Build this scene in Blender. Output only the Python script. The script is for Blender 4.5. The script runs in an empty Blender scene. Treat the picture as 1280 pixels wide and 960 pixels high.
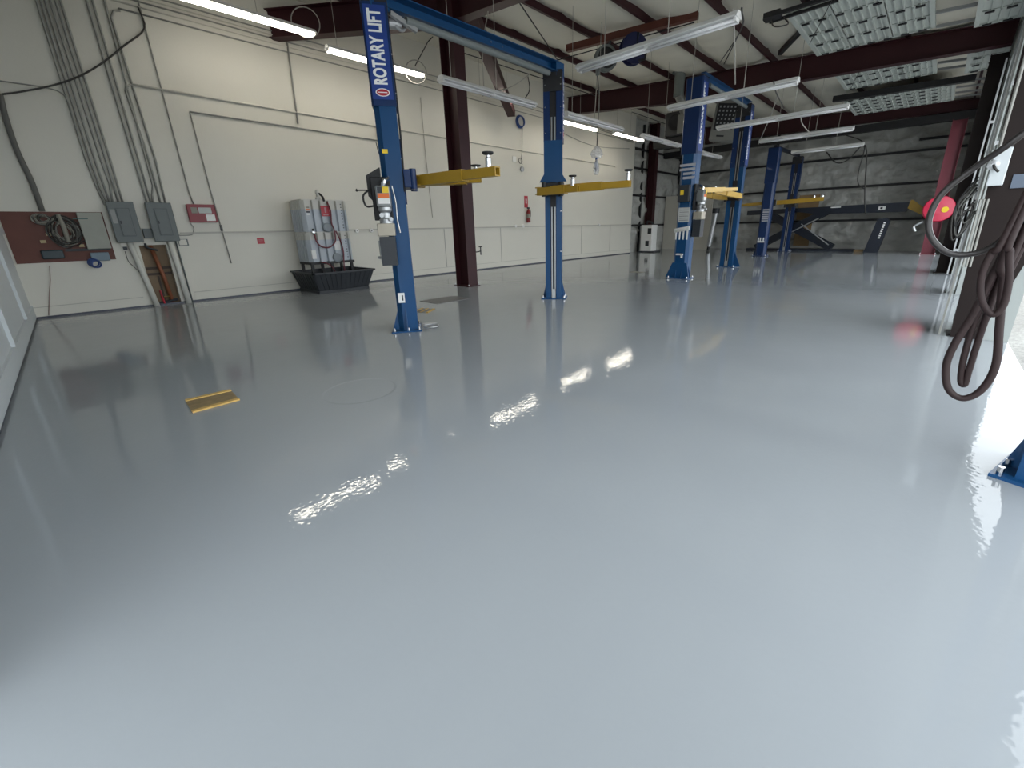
import bpy, bmesh, math, random
from mathutils import Vector, Matrix, noise
random.seed(7)
S = bpy.context.scene
COL = S.collection
PI = math.pi

# ------------------------------------------------------------ camera, world, exposure
cd = bpy.data.cameras.new('camera'); cam = bpy.data.objects.new('camera', cd); COL.objects.link(cam)
cd.sensor_fit = 'HORIZONTAL'; cd.sensor_width = 36.0
cd.lens = 36.0 * 522.35 / 1280.0
cd.shift_x = (640 - 660) / 1280.0
cd.shift_y = (450 - 480) / 1280.0
cd.clip_start = 0.02; cd.clip_end = 300
def cam_matrix(p, r, y, loc):
    fw = Vector((math.sin(y)*math.cos(p), math.cos(y)*math.cos(p), -math.sin(p)))
    rt = Vector((math.cos(y), -math.sin(y), 0)); up = rt.cross(fw)
    r2 = rt*math.cos(r) + up*math.sin(r); u2 = -rt*math.sin(r) + up*math.cos(r)
    m = Matrix.Identity(4)
    for i in range(3):
        m[i][0] = r2[i]; m[i][1] = u2[i]; m[i][2] = -fw[i]; m[i][3] = loc[i]
    return m
cam.matrix_world = cam_matrix(0.30568, -0.02289, -0.75772, (0, 0, 1.4))
S.camera = cam
S.view_settings.view_transform = 'Standard'; S.view_settings.look = 'None'
S.view_settings.gamma = 1.0; S.view_settings.use_curve_mapping = False
S.view_settings.exposure = 0.47
w = bpy.data.worlds.new('overcast_sky'); S.world = w; w.use_nodes = True
nt = w.node_tree; bg = nt.nodes['Background']
bg.inputs[0].default_value = (0.90, 0.96, 1.0, 1); bg.inputs[1].default_value = 3.3

# ------------------------------------------------------------ materials
MATS = {}
def mat(name, col, rough=0.6, metal=0.0, var=0.12, scale=6.0, bump=0.0, bscale=None, spec=0.5, detail=4, emit=None, estr=0, bdist=0.02, alpha=1.0, coat=0.0, trans=0.0):
    if name in MATS: return MATS[name]
    m = bpy.data.materials.new(name); m.use_nodes = True; t = m.node_tree; b = t.nodes['Principled BSDF']
    tc = t.nodes.new('ShaderNodeTexCoord'); n = t.nodes.new('ShaderNodeTexNoise')
    n.inputs['Scale'].default_value = scale; n.inputs['Detail'].default_value = detail
    t.links.new(tc.outputs['Object'], n.inputs['Vector'])
    r = t.nodes.new('ShaderNodeMix'); r.data_type = 'RGBA'
    r.inputs[6].default_value = tuple(c*(1-var) for c in col)+(1,)
    r.inputs[7].default_value = tuple(min(1, c*(1+var)) for c in col)+(1,)
    t.links.new(n.outputs['Fac'], r.inputs[0]); t.links.new(r.outputs[2], b.inputs['Base Color'])
    b.inputs['Roughness'].default_value = rough; b.inputs['Metallic'].default_value = metal
    b.inputs['Specular IOR Level'].default_value = spec; b.inputs['Coat Weight'].default_value = coat
    b.inputs['Alpha'].default_value = alpha; b.inputs['Transmission Weight'].default_value = trans
    if bump:
        n2 = t.nodes.new('ShaderNodeTexNoise'); n2.inputs['Scale'].default_value = bscale or scale*4; n2.inputs['Detail'].default_value = 3
        t.links.new(tc.outputs['Object'], n2.inputs['Vector'])
        bp = t.nodes.new('ShaderNodeBump'); bp.inputs['Strength'].default_value = bump; bp.inputs['Distance'].default_value = bdist
        t.links.new(n2.outputs['Fac'], bp.inputs['Height']); t.links.new(bp.outputs[0], b.inputs['Normal'])
    if emit:
        b.inputs['Emission Color'].default_value = emit+(1,); b.inputs['Emission Strength'].default_value = estr
    MATS[name] = m; return m
WALL = mat('cream_wall_paint', (0.66, 0.64, 0.57), 0.45, var=0.03, scale=1.5, bump=0.05, bscale=30)
PIER = mat('pale_pier_paint', (0.36, 0.39, 0.38), 0.5, var=0.04)
WHITE_DOOR = mat('white_door_panel', (0.60, 0.64, 0.66), 0.45, var=0.03, bump=0.03, bscale=60)
INS_ROOF = mat('white_roof_insulation', (0.74, 0.71, 0.61), 0.55, var=0.07, scale=1.2, bump=0.25, bscale=3)
INS_WALL = mat('grey_wall_insulation', (0.42, 0.42, 0.395), 0.40, var=0.25, scale=1.7, bump=1.0, bscale=3.2, bdist=0.09)
MAROON = mat('maroon_primer', (0.038, 0.008, 0.011), 0.5, var=0.2, scale=3, spec=0.35)
BROWN = mat('dark_brown_steel', (0.017, 0.011, 0.010), 0.6, var=0.2, scale=3, spec=0.2)
LITMAROON = mat('daylit_maroon_steel', (0.15, 0.026, 0.040), 0.5, var=0.2, scale=3)  # lighter copy of the maroon, with daylight put into the colour
PANELM = mat('ribbed_panel_grey_white', (0.50, 0.54, 0.51), 0.45, var=0.05)
RUST = mat('rust_red_steel', (0.11, 0.030, 0.018), 0.6, var=0.25, scale=4)
BLACKST = mat('black_steel', (0.012, 0.012, 0.014), 0.55, var=0.2)
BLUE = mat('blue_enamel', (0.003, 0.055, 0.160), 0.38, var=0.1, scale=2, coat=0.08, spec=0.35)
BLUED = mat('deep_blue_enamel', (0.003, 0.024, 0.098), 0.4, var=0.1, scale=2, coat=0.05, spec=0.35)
NAVY = mat('navy_enamel', (0.005, 0.009, 0.020), 0.4, var=0.15)
YELLOW = mat('yellow_enamel', (0.42, 0.25, 0.020), 0.4, var=0.12, scale=5)
PALEY = mat('pale_yellow_enamel', (0.68, 0.43, 0.08), 0.4, var=0.1, scale=5)
CHROME = mat('bright_steel', (0.65, 0.65, 0.66), 0.18, 1.0, var=0.05)
GALV = mat('galvanised_steel', (0.42, 0.43, 0.44), 0.35, 0.7, var=0.12, scale=9)
CONDUIT = mat('painted_conduit', (0.30, 0.30, 0.275), 0.5, var=0.06)
PIPEW = mat('white_painted_pipe', (0.62, 0.62, 0.57), 0.45, var=0.04)
RUBBER = mat('black_rubber', (0.015, 0.015, 0.016), 0.65, var=0.15)
BLACKP = mat('black_plastic', (0.026, 0.030, 0.037), 0.5, var=0.12, bump=0.05, bscale=40)
CABLE = mat('dark_cable', (0.035, 0.033, 0.03), 0.55, var=0.1)
CABLEW = mat('pale_cable', (0.40, 0.38, 0.34), 0.5, var=0.1)
HOSE = mat('brown_rubber_hose', (0.030, 0.018, 0.018), 0.55, var=0.2, scale=10, spec=0.25)
REDHOSE = mat('dark_red_hose', (0.13, 0.010, 0.022), 0.4, var=0.1)
REDP = mat('red_paint', (0.42, 0.012, 0.03), 0.4, var=0.08)
FIRERED = mat('fire_panel_red', (0.22, 0.018, 0.028), 0.4, var=0.08)
GREYBOX = mat('grey_panel_enamel', (0.115, 0.135, 0.135), 0.45, var=0.08)
GREYBOXD = mat('dark_grey_panel_enamel', (0.080, 0.098, 0.10), 0.45, var=0.08)
TANK = mat('pale_grey_tank_plastic', (0.47, 0.51, 0.56), 0.45, var=0.05)
TANKT = mat('whitish_tank_plastic', (0.58, 0.57, 0.53), 0.45, var=0.05)
FIXW = mat('white_fixture_enamel', (0.80, 0.80, 0.79), 0.3, var=0.04)
TUBEOFF = mat('unlit_tube_glass', (0.86, 0.86, 0.88), 0.12, var=0.02)
TUBEON = mat('lit_tube', (0.9, 0.88, 0.8), 0.3, emit=(1.0, 0.93, 0.80), estr=11)
PLY = mat('red_brown_backboard', (0.125, 0.042, 0.030), 0.6, var=0.25, scale=3)
KRAFT = mat('kraft_paper', (0.26, 0.17, 0.08), 0.7, var=0.3, scale=3)
TAN = mat('tan_recess_board', (0.22, 0.155, 0.095), 0.7, var=0.35, scale=5)
COPPER = mat('copper_brown_pipe', (0.27, 0.095, 0.045), 0.5, 0.2, var=0.15)
LEDGE = mat('painted_edge_shade', (0.44, 0.425, 0.38), 0.5, var=0.05)  # darker cream, shade of the ledge and baseboard edge put into the colour
WHITEP = mat('white_label', (0.80, 0.80, 0.78), 0.5, var=0.03)
LETTER = mat('white_lettering', (0.86, 0.86, 0.84), 0.45, var=0.02)
OLIVE = mat('grey_cover_plastic', (0.30, 0.31, 0.27), 0.45, var=0.12, scale=5)
WOODY = mat('yellow_grate_paint', (0.62, 0.40, 0.12), 0.5, var=0.25, scale=12)
GRATEB = mat('brown_grate_infill', (0.26, 0.185, 0.09), 0.6, var=0.55, scale=14)
PLATE = mat('dull_floor_plate', (0.13, 0.13, 0.135), 0.4, var=0.15)
DARKSEAL = mat('dark_blue_sealant', (0.03, 0.035, 0.06), 0.4, var=0.1)
GRAVEL = mat('pale_gravel_ground', (0.36, 0.35, 0.33), 0.9, var=0.5, scale=25, bump=0.8, bscale=40)
BLUEC = mat('blue_cable', (0.02, 0.06, 0.22), 0.4, var=0.1)
BAG = mat('clear_plastic_bag', (0.8, 0.82, 0.85), 0.2, var=0.05, alpha=0.45, bump=0.8, bscale=30)
ORANGE = mat('orange_label', (0.75, 0.16, 0.03), 0.5); YLAB = mat('yellow_label', (0.85, 0.60, 0.03), 0.5)
BEIGE = mat('beige_partition', (0.50, 0.48, 0.42), 0.5, var=0.06, scale=2)
HEATER = mat('grey_heater_enamel', (0.22, 0.22, 0.20), 0.45, var=0.12)

def floor_mat():
    m = bpy.data.materials.new('grey_epoxy_floor'); m.use_nodes = True; t = m.node_tree; b = t.nodes['Principled BSDF']
    L = t.links.new; N = t.nodes.new
    tc = N('ShaderNodeTexCoord')
    n = N('ShaderNodeTexNoise'); n.inputs['Scale'].default_value = 0.5; n.inputs['Detail'].default_value = 3; L(tc.outputs['Object'], n.inputs['Vector'])
    mx = N('ShaderNodeMix'); mx.data_type = 'RGBA'; mx.inputs[6].default_value = FLOOR_A+(1,); mx.inputs[7].default_value = FLOOR_B+(1,)
    L(n.outputs['Fac'], mx.inputs[0]); L(mx.outputs[2], b.inputs['Base Color'])
    b.inputs['Roughness'].default_value = 0.04
    b.inputs['Specular IOR Level'].default_value = 0.33
    # roller texture: broad waves, then fine orange peel in patches
    n1 = N('ShaderNodeTexNoise'); n1.inputs['Scale'].default_value = 2.2; n1.inputs['Detail'].default_value = 2; L(tc.outputs['Object'], n1.inputs['Vector'])
    n2 = N('ShaderNodeTexNoise'); n2.inputs['Scale'].default_value = 36; n2.inputs['Detail'].default_value = 0.5; L(tc.outputs['Object'], n2.inputs['Vector'])
    b1 = N('ShaderNodeBump'); b1.inputs['Strength'].default_value = 0.2; b1.inputs['Distance'].default_value = 0.012; L(n1.outputs['Fac'], b1.inputs['Height'])
    b2 = N('ShaderNodeBump'); b2.inputs['Strength'].default_value = 0.45; b2.inputs['Distance'].default_value = 0.0010; L(n2.outputs['Fac'], b2.inputs['Height'])
    # shallow ring where a cover lies under the coating
    d = N('ShaderNodeVectorMath'); d.operation = 'DISTANCE'; d.inputs[1].default_value = RING; L(tc.outputs['Object'], d.inputs[0])
    mr = N('ShaderNodeMapRange'); mr.interpolation_type = 'SMOOTHSTEP'; mr.inputs[1].default_value = 0.30; mr.inputs[2].default_value = 0.33; L(d.outputs['Value'], mr.inputs[0])
    b3 = N('ShaderNodeBump'); b3.inputs['Strength'].default_value = 0.6; b3.inputs['Distance'].default_value = 0.004; L(mr.outputs[0], b3.inputs['Height'])
    L(b1.outputs[0], b2.inputs['Normal']); L(b2.outputs[0], b3.inputs['Normal']); L(b3.outputs[0], b.inputs['Normal'])
    return m
FLOOR_A = (0.295, 0.318, 0.340); FLOOR_B = (0.325, 0.348, 0.370); RING = (-3.622, 1.555, 0.000)
FLOOR = floor_mat()

# ------------------------------------------------------------ mesh helpers
WLOC = {}
class MB:
    def __init__(s, M=None): s.bm = bmesh.new(); s.M = M or Matrix.Identity(4)
    def v(s, p): return s.bm.verts.new(s.M @ Vector(p))
    def face(s, vs):
        try: return s.bm.faces.new(vs)
        except ValueError: return None
    def box(s, x0, x1, y0, y1, z0, z1, bev=0):
        c = [s.v((x, y, z)) for z in (z0, z1) for x, y in ((x0, y0), (x1, y0), (x1, y1), (x0, y1))]
        fs = [s.face([c[i] for i in q]) for q in ((0,3,2,1), (4,5,6,7), (0,1,5,4), (1,2,6,5), (2,3,7,6), (3,0,4,7))]
        if bev:
            es = list({e for f in fs if f for e in f.edges})
            bmesh.ops.bevel(s.bm, geom=es, offset=bev, segments=2, affect='EDGES', profile=0.5)
        return s
    def cbox(s, c, d, bev=0): return s.box(c[0]-d[0]/2, c[0]+d[0]/2, c[1]-d[1]/2, c[1]+d[1]/2, c[2]-d[2]/2, c[2]+d[2]/2, bev)
    def prism(s, pts, vec):
        vec = Vector(vec); a = [s.v(p) for p in pts]; b = [s.v(Vector(p)+vec) for p in pts]; n = len(pts)
        s.face(a[::-1]); s.face(b)
        for i in range(n): s.face([a[i], a[(i+1) % n], b[(i+1) % n], b[i]])
        return s
    def bar(s, p, q, wd, h, up=(0, 0, 1), wd2=None, h2=None):
        p = Vector(p); q = Vector(q); d = (q-p).normalized(); u = Vector(up)
        if abs(d.dot(u)) > 0.99: u = Vector((1, 0, 0))
        sd = d.cross(u).normalized(); u = sd.cross(d).normalized()
        wd2 = wd2 or wd; h2 = h2 or h
        a = [s.v(p+sd*(i*wd/2)+u*(j*h/2)) for i, j in ((-1,-1), (1,-1), (1,1), (-1,1))]
        b = [s.v(q+sd*(i*wd2/2)+u*(j*h2/2)) for i, j in ((-1,-1), (1,-1), (1,1), (-1,1))]
        s.face(a[::-1]); s.face(b)
        for i in range(4): s.face([a[i], a[(i+1) % 4], b[(i+1) % 4], b[i]])
        return s
    def tube(s, pts, r, seg=8, r2=None, smooth=0):
        pts = [Vector(p) for p in pts]
        if smooth: pts = catmull(pts, smooth)
        n = len(pts); rings = []; prev = None
        for i, p in enumerate(pts):
            d = (pts[min(i+1, n-1)]-pts[max(i-1, 0)]).normalized()
            if prev is None:
                u = Vector((0, 0, 1)) if abs(d.z) < 0.9 else Vector((1, 0, 0)); u = (u - d*u.dot(d)).normalized()
            else:
                u = prev - d*prev.dot(d); u = u.normalized() if u.length > 1e-6 else prev
            prev = u; sd = d.cross(u); rr = r if r2 is None else r+(r2-r)*i/(n-1)
            rings.append([s.v(p + (u*math.cos(2*PI*k/seg)+sd*math.sin(2*PI*k/seg))*rr) for k in range(seg)])
        for a, b in zip(rings, rings[1:]):
            for k in range(seg): s.face([a[k], a[(k+1) % seg], b[(k+1) % seg], b[k]])
        s.face(rings[0][::-1]); s.face(rings[-1]); return s
    def cyl(s, p, q, r, r2=None, seg=20): return s.tube([p, q], r, seg, r2)
    def ring(s, c, nrm, R, r, seg=28, a0=0, a1=2*PI, sx=1.0):
        n = Vector(nrm).normalized(); u = Vector((0, 0, 1)); u = (u-n*u.dot(n)).normalized() if abs(n.z) < 0.95 else Vector((1, 0, 0)); v = n.cross(u); c = Vector(c)
        full = abs(a1-a0-2*PI) < 1e-6; k = seg if full else seg+1
        pts = [c+(u*math.cos(a0+(a1-a0)*i/seg)+v*math.sin(a0+(a1-a0)*i/seg)*sx)*R for i in range(seg+1)]
        return s.tube(pts, r, 8)
    def lathe(s, c, prof, axis=(0, 0, 1), seg=24):
        ax = Vector(axis).normalized(); u = Vector((1, 0, 0)) if abs(ax.x) < 0.9 else Vector((0, 1, 0)); u = (u-ax*u.dot(ax)).normalized(); v = ax.cross(u); c = Vector(c)
        rg = [[s.v(c+ax*h+(u*math.cos(2*PI*k/seg)+v*math.sin(2*PI*k/seg))*max(r, 1e-4)) for k in range(seg)] for r, h in prof]
        for a, b in zip(rg, rg[1:]):
            for k in range(seg): s.face([a[k], a[(k+1) % seg], b[(k+1) % seg], b[k]])
        s.face(rg[0][::-1]); s.face(rg[-1]); return s
    def ibeam(s, p, q, wd, h, tf=0.014, tw=0.01, up=(0, 0, 1), h2=None):
        """I-section from p to q; p and q lie on the centre of the BOTTOM flange; h may taper to h2"""
        p = Vector(p); q = Vector(q); d = (q-p).normalized(); u = Vector(up); sd = d.cross(u).normalized(); u = sd.cross(d).normalized(); h2 = h2 or h
        def prof(o, hh):
            P = [(-wd/2, 0), (wd/2, 0), (wd/2, tf), (tw/2, tf), (tw/2, hh-tf), (wd/2, hh-tf), (wd/2, hh), (-wd/2, hh), (-wd/2, hh-tf), (-tw/2, hh-tf), (-tw/2, tf), (-wd/2, tf)]
            return [s.v(o+sd*a+u*b) for a, b in P]
        a = prof(p, h); b = prof(q, h2)
        s.face(a[::-1]); s.face(b)
        for i in range(12): s.face([a[i], a[(i+1) % 12], b[(i+1) % 12], b[i]])
        return s
    def build(s, name, m, parent=None, smooth=False, loc=None, local=False):
        bm = s.bm
        bmesh.ops.recalc_face_normals(bm, faces=bm.faces[:])
        if parent is not None: off = WLOC.get(parent.name, Vector((0, 0, 0)))
        elif loc is not None: off = Vector(loc)
        else:
            xs = [v.co for v in bm.verts]
            off = Vector(((min(v.x for v in xs)+max(v.x for v in xs))/2, (min(v.y for v in xs)+max(v.y for v in xs))/2, min(v.z for v in xs)))
        if local: off = Vector((0, 0, 0))
        for v in bm.verts: v.co -= off
        me = bpy.data.meshes.new(name); bm.to_mesh(me); bm.free(); me.materials.append(m)
        if smooth:
            for p in me.polygons: p.use_smooth = True
        o = bpy.data.objects.new(name, me); COL.objects.link(o)
        if parent is not None: o.parent = parent; WLOC[o.name] = off
        else: o.location = off; WLOC[o.name] = off
        return o
def catmull(P, n):
    P = [P[0]*2-P[1]]+P+[P[-1]*2-P[-2]]; out = []
    for i in range(1, len(P)-2):
        for k in range(n):
            t = k/n; a, b, c, d = P[i-1:i+3]
            out.append(0.5*((2*b)+(c-a)*t+(2*a-5*b+4*c-d)*t*t+(3*b-a-3*c+d)*t**3))
    out.append(P[-2]); return out
def tag(o, label, cat, group=None, kind=None):
    o['label'] = label; o['category'] = cat
    if group: o['group'] = group
    if kind: o['kind'] = kind
    return o
def thing(name, label, cat, loc, group=None):
    o = bpy.data.objects.new(name, None); COL.objects.link(o); o.location = loc; o.empty_display_size = 0.1
    WLOC[o.name] = Vector(loc); return tag(o, label, cat, group)
def struct(mb, name, m, label=None, cat=None):
    o = mb.build(name, m); o['kind'] = 'structure'
    o['label'] = label or name.replace('_', ' '); o['category'] = cat or name.split('_')[0]
    return o
def copy_tree(o, parent=None):
    c = o.copy(); COL.objects.link(c)
    if parent is not None: c.parent = parent
    for ch in list(o.children): copy_tree(ch, c)
    return c
def text(body, name, m, size, M, parent, bold=0.0, xs=1.0, depth=0.002):
    cu = bpy.data.curves.new(name, 'FONT'); cu.body = body; cu.size = size; cu.extrude = depth; cu.offset = bold; cu.align_x = 'LEFT'; cu.align_y = 'CENTER'; cu.space_character = 1.0+bold*6
    t = bpy.data.objects.new(name, cu); COL.objects.link(t)
    bpy.context.view_layer.update()
    me = bpy.data.meshes.new_from_object(t.evaluated_get(bpy.context.evaluated_depsgraph_get()))
    bpy.data.objects.remove(t)
    off = WLOC.get(parent.name, Vector((0, 0, 0)))
    for v in me.vertices: v.co = M @ Vector((v.co.x*xs, v.co.y, v.co.z)) - off
    me.materials.clear(); me.materials.append(m)
    o = bpy.data.objects.new(name, me); COL.objects.link(o); o.parent = parent; WLOC[o.name] = off
    return o
def frame(o, x, y, z):
    m = Matrix.Identity(4)
    for i in range(3): m[i][0] = x[i]; m[i][1] = y[i]; m[i][2] = z[i]; m[i][3] = o[i]
    return m

# ------------------------------------------------------------ the shell
XW = -11.8; YN = -0.68; YE = 20.6; YF = 26.8; XS = -12.25; XR = 0.5
def zb(x): return 5.66 - 0.07*x
fl = MB(); fl.box(-14.5, 0.86, -1.2, 27.4, -0.25, 0.0)
o = fl.build('floor', FLOOR, loc=(0, 0, 0)); o['kind'] = 'structure'; o['label'] = 'glossy light grey epoxy coated workshop floor'; o['category'] = 'floor'
g = MB(); g.box(0.86, 60, -60, 90, -0.3, -0.04); g.box(-40, 0.86, -60, -1.2, -0.3, -0.04)
struct(g, 'ground', GRAVEL, 'pale gravel ground outside the bay openings', 'ground')

H0, H1, HZ = 1.03, 1.46, 1.235
wl = MB()
wl.box(XW-0.3, XW, YN-0.2, H0, 0, 6.62); wl.box(XW-0.3, XW, H1, YE, 0, 6.62); wl.box(XW-0.3, XW, H0, H1, HZ, 6.62)
struct(wl, 'wall_left', WALL, 'long cream painted wall on the left')
rb = MB(); rb.box(XW-0.32, XW-0.16, H0-0.02, H1+0.02, 0.0, HZ+0.02)
struct(rb, 'trim_4', TAN, 'tan board at the back of the open wall recess', 'trim')
rs = MB()
for z in (0.62, 0.74): rs.box(XW-0.16, XW-0.10, H0+0.01, H1-0.01, z, z+0.05)
rs.box(XW-0.155, XW-0.13, 1.2, 1.23, 0.02, 0.6)
struct(rs, 'trim_5', mat('dark_recess_slats', (0.05, 0.03, 0.02), 0.6), 'dark slats inside the wall recess', 'trim')
rf = MB(); rf.box(XW-0.005, XW+0.012, H0-0.05, H0, 0.0, HZ+0.05); rf.box(XW-0.005, XW+0.012, H1, H1+0.05, 0.0, HZ+0.05); rf.box(XW-0.005, XW+0.012, H0, H1, HZ, HZ+0.03)
struct(rf, 'trim_6', WALL, 'cream frame around the wall recess', 'trim')
bb = MB(); bb.box(XW, XW+0.010, YN, H0-0.16, 0.03, 0.20); bb.box(XW, XW+0.010, H1+0.26, YE, 0.03, 0.20)
struct(bb, 'baseboard_left', WALL, 'cream baseboard of the long wall', 'baseboard')
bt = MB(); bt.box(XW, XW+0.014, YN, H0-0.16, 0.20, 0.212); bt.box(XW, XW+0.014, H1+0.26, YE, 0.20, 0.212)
struct(bt, 'trim_8', LEDGE, 'thin strip of painted shade along the top edge of the baseboard', 'trim')
sl = MB(); sl.box(XW, XW+0.016, YN, YE, 0.0, 0.035); sl.box(XW, -1.9, YN, YN+0.016, 0.0, 0.035)
struct(sl, 'trim_1', DARKSEAL, 'dark sealant line where walls meet the floor', 'trim')
tr = MB(); tr.box(XW, XW+0.035, 1.75, YE, 1.44, 1.475)
struct(tr, 'trim_2', LEDGE, 'cream ledge strip with painted-in shade running along the wall', 'trim')
sm = MB()
y = 4.15
for y in (6.74, 8.61, 11.15, 13.7, 16.2, 18.6): sm.box(XW, XW+0.006, y-0.012, y+0.012, 0.2, 1.435)
struct(sm, 'trim_3', mat('wall_joint_tone', (0.36, 0.35, 0.31), 0.5, var=0.03), 'thin joint strips below the ledge of the cream wall', 'trim')  # strips coloured darker than the wall to mark the panel joints
we = MB(); we.box(XS-0.2, XW-0.3, YE-0.05, YE, 0, 6.6); 
struct(we, 'wall_end', WALL, 'end return of the cream wall')

# near wall with a white panelled face
wn = MB(); wn.box(XW-0.2, -1.9, YN-0.2, YN, 0, 6.6); wn.box(-1.9, 0.2, YN-0.2, YN, 2.7, 6.6); wn.box(0.2, XR+0.35, YN-0.2, YN, 0, 6.6)
struct(wn, 'wall_near', WHITE_DOOR, 'white panelled wall at the left edge')
bn = MB(); bn.box(XW, -1.9, YN, YN+0.025, 0.035, 0.24)
struct(bn, 'baseboard_near', WHITE_DOOR, 'white baseboard of the panelled wall', 'baseboard')
pn = MB()
for xx in (-9.93, -7.47, -5.0):
    pn.box(xx-0.06, xx+0.06, YN, YN+0.035, 0.24, 4.2)
for zz in (1.5, 2.9): pn.box(XW, -1.9, YN, YN+0.03, zz, zz+0.10)
struct(pn, 'trim_7', WHITE_DOOR, 'raised white stiles and rails of the near wall', 'trim')

# insulated walls beyond the cream wall, with real billows between the girts
def billow(axis, fixed, a0, a1, z0, z1, sgn, girts, name, label, na=110, nz=46):
    mb = MB(); rows = []
    for j in range(nz+1):
        z = z0+(z1-z0)*j/nz; r = []
        gz = min(abs(z-q) for q in girts)
        for i in range(na+1):
            a = a0+(a1-a0)*i/na
            puff = min(1, gz/0.35)*(0.10+0.10*noise.noise(Vector((a*0.8, z*1.1, 3)))) + 0.20*noise.noise(Vector((a*1.6, z*3.1, 7)))*min(1, gz/0.2) + 0.09*noise.noise(Vector((a*3.6, z*6, 1)))
            puff = max(min(puff, 0.23), -0.02)
            p = (a, fixed+sgn*puff, z) if axis == 'x' else (fixed+sgn*puff, a, z)
            r.append(mb.v(p))
        rows.append(r)
    for a, b in zip(rows, rows[1:]):
        for i in range(na): mb.face([a[i], a[i+1], b[i+1], b[i]])
    # solid backing
    if axis == 'x': mb.box(a0-0.1, a1+0.1, fixed-sgn*0.25, fixed-sgn*0.03, z0, z1)
    else: mb.box(fixed-sgn*0.25, fixed-sgn*0.03, a0-0.1, a1+0.1, z0, z1)
    o = mb.build(name, INS_WALL, smooth=True); o['kind'] = 'structure'; o['label'] = label; o['category'] = 'wall'; return o
GIR = (0.15, 1.42, 2.95, 4.28, 5.2, 6.3)
billow('x', YF, XS-0.1, XR+0.35, 0, 6.6, -1, GIR, 'wall_far', 'far wall of billowing silver grey insulation', 150, 60)
billow('y', XS, YE, YF, 0, 6.6, 1, GIR, 'wall_recess', 'insulated side wall of the far corner', 60, 46)
def girt(label, p, q, wd=0.07, h=0.10, m=BLACKST):
    return tag(MB().bar(p, q, wd, h).build('wall_girt', m), label, 'girt', 'dark girts across the insulated walls', 'structure')
for z, nm in ((1.42, 'lowest'), (2.95, 'second lowest'), (4.28, 'third')):
    girt('%s dark horizontal girt on the grey insulated far wall' % nm, (XS+0.1, YF-0.17, z), (XR, YF-0.17, z))
girt('short dark girt high on the right of the far wall', (-1.3, YF-0.2, 4.72), (XR, YF-0.2, 4.72))
for z in (1.42, 2.95, 4.28, 5.2):
    girt('dark girt on the insulated side wall at %.1f metres up' % z, (XS+0.11, YE+0.05, z), (XS+0.11, YF-0.1, z))
for x, lb in ((XS+0.12, 'dark corner post between side wall and far wall'), (-6.9, 'dark vertical post high on the far wall behind the far lift')):
    tag(MB().box(x-0.06, x+0.06, YF-0.2, YF-0.08, 0 if x < -10 else 4.3, 6.4).build('wall_post', BLACKST), lb, 'post', kind='structure')
pw = MB()
for yy in (20.68, 22.1): pw.box(XS+0.05, XS+0.14, yy-0.05, yy+0.05, 0, 6.4)
tag(pw.build('wall_post', BLACKST), 'dark studs of the insulated side wall', 'post', kind='structure')
kp = MB()
kp.box(-5.45, -4.75, YF-0.27, YF-0.24, 0.2, 1.35); kp.box(-5.5, -4.6, YF-0.27, YF-0.24, 1.5, 2.7)
tag(kp.build('kraft_patch', KRAFT), 'brown kraft paper patch on the far wall behind the scissor lift', 'paper patch')
bp = MB(); bp.box(XS+0.15, -9.35, 25.0, 25.12, 0.0, 3.0)
o = struct(bp, 'wall_partition', BEIGE, 'beige partition in the far left corner')
bx = MB(); bx.bar((-11.2, 24.96, 1.9), (-10.35, 24.96, 1.9), 0.02, 0.03); bx.cbox((-10.4, 24.95, 1.9), (0.08, 0.06, 0.12)); bx.cbox((-10.8, 24.95, 1.86), (0.1, 0.05, 0.08))
tag(bx.build('conduit', CONDUIT), 'short conduit with a box on the beige partition', 'conduit')

# right wall: piers between the bay openings, header above
OPEN = [(0.25, 7.28, 4.3), (8.15, 11.55, 4.8), (12.15, 15.6, 4.8), (16.8, 20.3, 4.8), (20.8, 24.1, 4.8)]
wr = MB(); ys = YN-0.2
for a, b, z in OPEN:
    wr.box(XR, XR+0.36, ys, a, 0, 6.2); wr.box(XR, XR+0.36, a, b, z, 6.2); ys = b
wr.box(XR, XR+0.36, ys, YF+0.2, 0, 6.2)
struct(wr, 'wall_right', PIER, 'wall of tall bay openings on the right')

ev = MB(); ev.box(XR+0.36, 1.9, YN-2.6, YF+0.2, 4.95, 5.15); ev.box(-3.5, XR+0.36, YN-2.6, YN-0.2, 4.95, 5.15)  # added overhang out of view, holds sky light off the door threshold
struct(ev, 'trim_9', PIER, 'added unseen eave overhang shading the bay openings', 'trim')
# roof insulation
PX = [-12.45, -10.9, -9.35, -7.72, -6.1, -4.55, -3.0, -1.45, 0.1]
mb = MB(); rows = []; nx, ny = 150, 150
for j in range(ny+1):
    y = -1.0+28.4*j/ny; r = []
    for i in range(nx+1):
        x = -14.4+15.3*i/nx; d = min(abs(x-q) for q in PX)
        sag = 0.10*math.sin(min(1, max(0, d-0.05)/0.6)*PI/2)
        seam = abs(((y+0.3*noise.noise(Vector((x*0.8, y*0.3, 0)))) % 1.9)-0.95)/0.95
        z = zb(x)+0.21-sag*1.2-0.055*(1-seam**8)+0.03*noise.noise(Vector((x*1.3, y*1.1, 5)))
        r.append(mb.v((x, y, z)))
    rows.append(r)
for a, b in zip(rows, rows[1:]):
    for i in range(nx): mb.face([a[i], a[i+1], b[i+1], b[i]])
mb.prism([(-14.6, -1.2, zb(-14.6)+0.36), (1.0, -1.2, zb(1.0)+0.36), (1.0, -1.2, zb(1.0)+0.42), (-14.6, -1.2, zb(-14.6)+0.42)], (0, 28.8, 0))
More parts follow.
